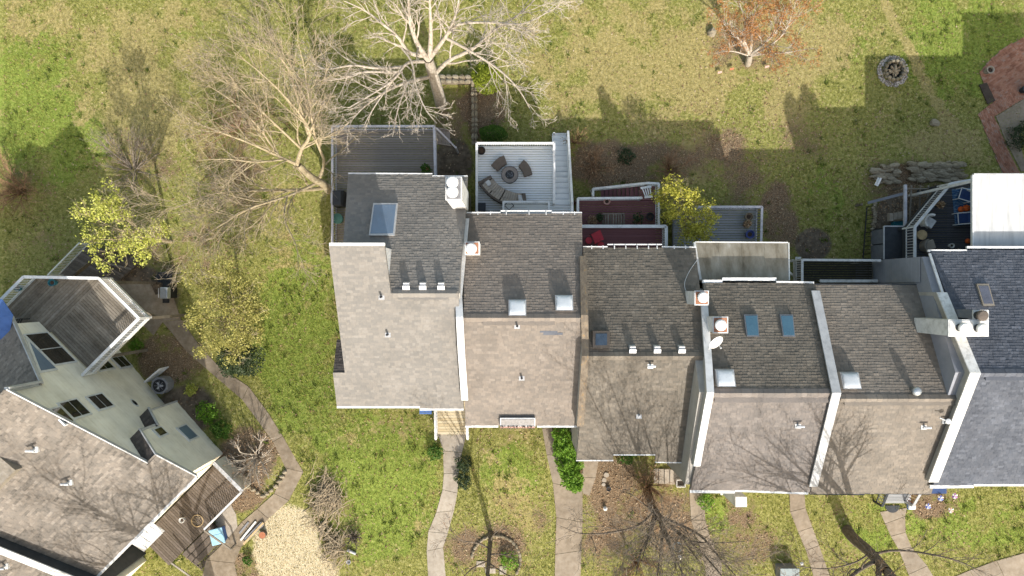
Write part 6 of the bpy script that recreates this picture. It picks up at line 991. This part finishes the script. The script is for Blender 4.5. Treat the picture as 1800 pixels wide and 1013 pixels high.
# leafy trees
def leafy(name, label, base, clumps, n, size, mat, seed, bark=m_barkb, limbs=True, dens=1.):
    r = np.random.default_rng(seed); t = thing(name, label, 'tree', base); top = np.mean([c[:3] for c in clumps], axis=0); fork = np.array(base)*.45+top*.55
    ob('trunk', tubes([(curve([base-Vector((0, 0, .2)), Vector(np.array(base)*.75+top*.25), Vector(fork)], 8), np.linspace(.13, .08, 8))], 8), bark, t, smooth_=True); L = []
    for c in clumps: L.append((curve([fork, (fork+np.array(c[:3]))/2+r.normal(size=3)*.15, np.array(c[:3])], 7), np.linspace(.05, .015, 7)))
    S1 = sprout(L, 4, .3, .6, .6, r, maxl=.9); S2 = sprout(S1, 5, .3, .7, .6, r, maxl=.5, npt=4); ob('branches', tubes(L+S1, 4), bark, t); ob('twigs', tubes(S2, 3), bark, t, kind='stuff'); P = []
    w = np.array([c[3]**2 for c in clumps]); w = w/w.sum()
    for c, k in zip(clumps, w):
        m = int(n*k); cc = r.normal(size=(max(3, m//26), 3)); cc = cc/np.linalg.norm(cc, axis=1, keepdims=True)*r.random((len(cc), 1))**.4*c[3]*np.array([1, 1, .7])+np.array(c[:3]); P.append(cc[r.integers(0, len(cc), m)]+r.normal(size=(m, 3))*.13)
    ob('crown', leaf_quads(np.concatenate(P), size, r), mat, t)
def cl(L): return [(*W(x, y, z), r_) for x, y, z, r_ in L]
leafy('yellow_green_tree', 'yellow-green budding tree in front of the raised deck', WG(300, 425), cl([(190, 345, 5.6, .75), (150, 375, 5.2, .8), (205, 385, 5.6, .8), (165, 420, 4.8, .75), (230, 420, 5, .8), (210, 440, 4.4, .7), (270, 415, 4.6, .7), (255, 450, 4.2, .6), (185, 360, 5.4, .6), (180, 460, 4, .5), (285, 400, 4.6, .5)]), 3900, .06, m_lyel, 41)
leafy('olive_tree', 'bushy golden olive tree beside the brown path', WG(425, 560), cl([(350, 490, 3.6, .8), (395, 480, 3.6, .9), (430, 510, 3.6, .9), (370, 530, 3.8, .9), (420, 555, 3.6, 1.), (450, 545, 3.2, .7), (350, 560, 3.6, .8), (390, 590, 3.4, .9), (440, 590, 3.2, .8), (365, 610, 3, .7), (415, 620, 2.8, .7)]), 8500, .055, m_loli, 42)
leafy('forsythia', 'bright yellow leafy tree between the maroon and grey decks', WG(1200, 395), cl([(1180, 325, 2.2, .55), (1200, 335, 2.4, .6), (1165, 352, 1.8, .55), (1195, 365, 2.4, .7), (1225, 355, 2, .6), (1175, 380, 1.6, .5), (1215, 385, 2.4, .7), (1245, 375, 2.2, .6), (1235, 400, 2.3, .6), (1205, 410, 2.2, .6), (1240, 415, 2, .5), (1160, 340, 1.5, .4), (1220, 412, 2, .5)]), 5200, .058, m_lbri, 43)
shrub('holly_shrub', 'dark green holly shrub below the golden olive tree', W(425, 632, .2), (1.2, .95, 1.5), 3800, .06, m_lhol, seed=51); shrub('lime_shrub', 'lime green conifer shrub at the end of the stone wall', W(856, 138, -.9), (.85, .9, 1.3), 4200, .055, m_lcon, seed=52, lump=.1); shrub('boxwood', 'rounded green boxwood above the white deck', W(867, 236, -1.2), (.85, .5, .9), 2600, .045, m_lbox, seed=53, lump=.06)
g = WG(998, 800); t = thing('hedge', 'bright green laurel hedge between the two walkways', 'hedge', g); r = np.random.default_rng(54); P = np.concatenate([shell(W(x, y, .5), (a, b_, .8), n, r, lump=.2) for x, y, a, b_, n in ((990, 768, .62, .6, 1100), (993, 790, .7, .6, 1100), (1000, 815, .75, .6, 1100), (1004, 838, .65, .6, 1100), (1010, 852, .45, .35, 500))]); ob('foliage', leaf_quads(P, .07, r), m_lgre, t); ob('stems', tubes([(np.array([tuple(WG(990+i*3, 770+i*14)), tuple(W(990+i*3, 770+i*14, .7))]), np.array([.04, .015])) for i in range(6)], 5), m_barkd, t)
for i, (x, y, rx, n, m_, lb) in enumerate(((365, 725, .6, 900, m_lgre, 'bright green fern-like shrub under the bay wall'), (337, 685, .35, 360, m_lyel, 'small yellow-green shrub in the mulch by the condenser'), (390, 755, .55, 800, m_lbox, 'loose green shrub against the bay wall corner'), (240, 608, .4, 420, m_lgre, 'small green clump at the foot of the deck post'), (765, 795, .45, 500, m_lbox, 'dark green clump left of the pale walkway'), (815, 815, .45, 520, m_lhol, 'dark ivy clump right of the pale walkway, upper'), (815, 845, .45, 520, m_lhol, 'dark ivy clump right of the pale walkway, lower'), (895, 985, .5, 500, m_lgre, 'light green clump inside the stone ring'), (1240, 880, .5, 420, m_lgre, 'low green clump by the white column'), (1100, 800, .5, 420, m_lbox, 'green shrub tucked in the roof notch'), (1100, 275, .5, 420, m_lhol, 'grey green low shrub above the maroon stairs'), (1740, 950, .01, 5, m_lgre, None), (1795, 240, .8, 1100, m_lhol, 'dark shrubs in the bed inside the brick path'), (435, 985, .25, 200, m_lbox, 'small clipped green plant at the edge of the straw patch'))):
    if lb: p = WG(x, y, .25); shrub('small_shrub', lb, p, (rx, rx, rx*.7), n, .06, m_, seed=70+i, stem=False, lump=.25)
# ------------------------------------------------------------------ ground cover nobody could count
def inpoly(x, y, poly):
    c = np.zeros(len(x), bool)
    for (x0, y0), (x1, y1) in zip(poly, poly[1:]+poly[:1]): k = (y0 > y) != (y1 > y); c ^= k & (x < x0+(y-y0)*(x1-x0)/(y1-y0+1e-12))
    return c
def scatter(n, seed):
    r = np.random.default_rng(seed); x = r.uniform(-31, 31, n); y = r.uniform(-18, 18.5, n); k = np.ones(n, bool)
    for u in range(1, 7): k &= ~((x > XS[u][0]) & (x < XS[u][1]) & (y > UN[u].yf+.4) & (y < UN[u].ye-.4))
    for pl in HARD: k &= ~inpoly(x, y, pl)
    a = (x-LC.x)*LA.x+(y-LC.y)*LA.y; b = (x-LC.x)*LB.x+(y-LC.y)*LB.y; k &= ~((a > 0) & (a < 11.7) & (b > .05))
    return x[k], y[k], r
def blades(x, y, r, h0, h1, w):
    n = len(x); z = G(x, y); t = r.uniform(0, 6.28, n); h = r.uniform(h0, h1, n); l = h*r.uniform(.3, 1.3, n); dx, dy = np.cos(t), np.sin(t); ww = w*r.uniform(.6, 1.4, n)
    V = np.stack([np.stack([x-dy*ww, y+dx*ww, z-.01], -1), np.stack([x+dy*ww, y-dx*ww, z-.01], -1), np.stack([x+dx*l, y+dy*l, z+h], -1)], 1).reshape(-1, 3); return V, np.arange(3*n).reshape(n, 3)
x, y, r = scatter(420000, 81); st_, li, di, lu, hd = masks(x, y); keep = r.random(len(x)) < np.clip(.85+.2*lu-1.0*st_-1.3*li-1.2*di-1.5*hd, 0, 1)
o = ob('grass', blades(x[keep], y[keep], r, .05, .11, .02), m_bladeg, None, kind='stuff', org=Vector((0, 0, 0))); o['label'] = 'patchy green grass covering the lawns'
x, y, r = scatter(300000, 82); st_, li, di, lu, hd = masks(x, y); keep = r.random(len(x)) < np.clip(.08+.75*st_+1.2*hd-.4*li-.6*di, 0, 1)
o = ob('dry_grass', blades(x[keep], y[keep], r, .03, .09, .018), m_blades, None, kind='stuff', org=Vector((0, 0, 0))); o['label'] = 'pale dry straw grass on the worn lawn'
x, y, r = scatter(130000, 83); st_, li, di, lu, hd = masks(x, y); keep = r.random(len(x)) < np.clip(.085+.75*li+.1*di-.5*hd+.12*((y > 2) & (y < 11) & (x > 1)), 0, 1)*(.4+1.2*fbm(x, y, .9, 91)); x = x[keep]; y = y[keep]
o = ob('fallen_leaves', leaf_quads(np.stack([x, y, G(x, y)+r.uniform(.01, .06, len(x))], -1), .058, r, up=1.2), m_lbro, None, kind='stuff', org=Vector((0, 0, 0))); o['label'] = 'brown fallen leaves scattered over beds and lawn'

# weeds and coarse tufts
x, y, r = scatter(6000, 84); st_, li, di, lu, hd = masks(x, y); keep = r.random(len(x)) < np.clip(.25+.5*lu-.3*st_-.2*li-.5*hd, 0, 1)*(fbm(x, y, .6, 95) > .45); x = x[keep]; y = y[keep]; k = 16
xx = np.repeat(x, k)+r.normal(size=len(x)*k)*.07; yy = np.repeat(y, k)+r.normal(size=len(x)*k)*.07
o = ob('weeds', blades(xx, yy, r, .06, .2, .028), M('weed_blade', [(.06, .085, .018), (.13, .17, .03), (.23, .27, .06)], sc=1.2, rough=.6, rnd='island', rw=.5, trans=.3, spec=.2), None, kind='stuff', org=Vector((0, 0, 0))); o['label'] = 'coarse darker weed tufts dotted through the lawn'
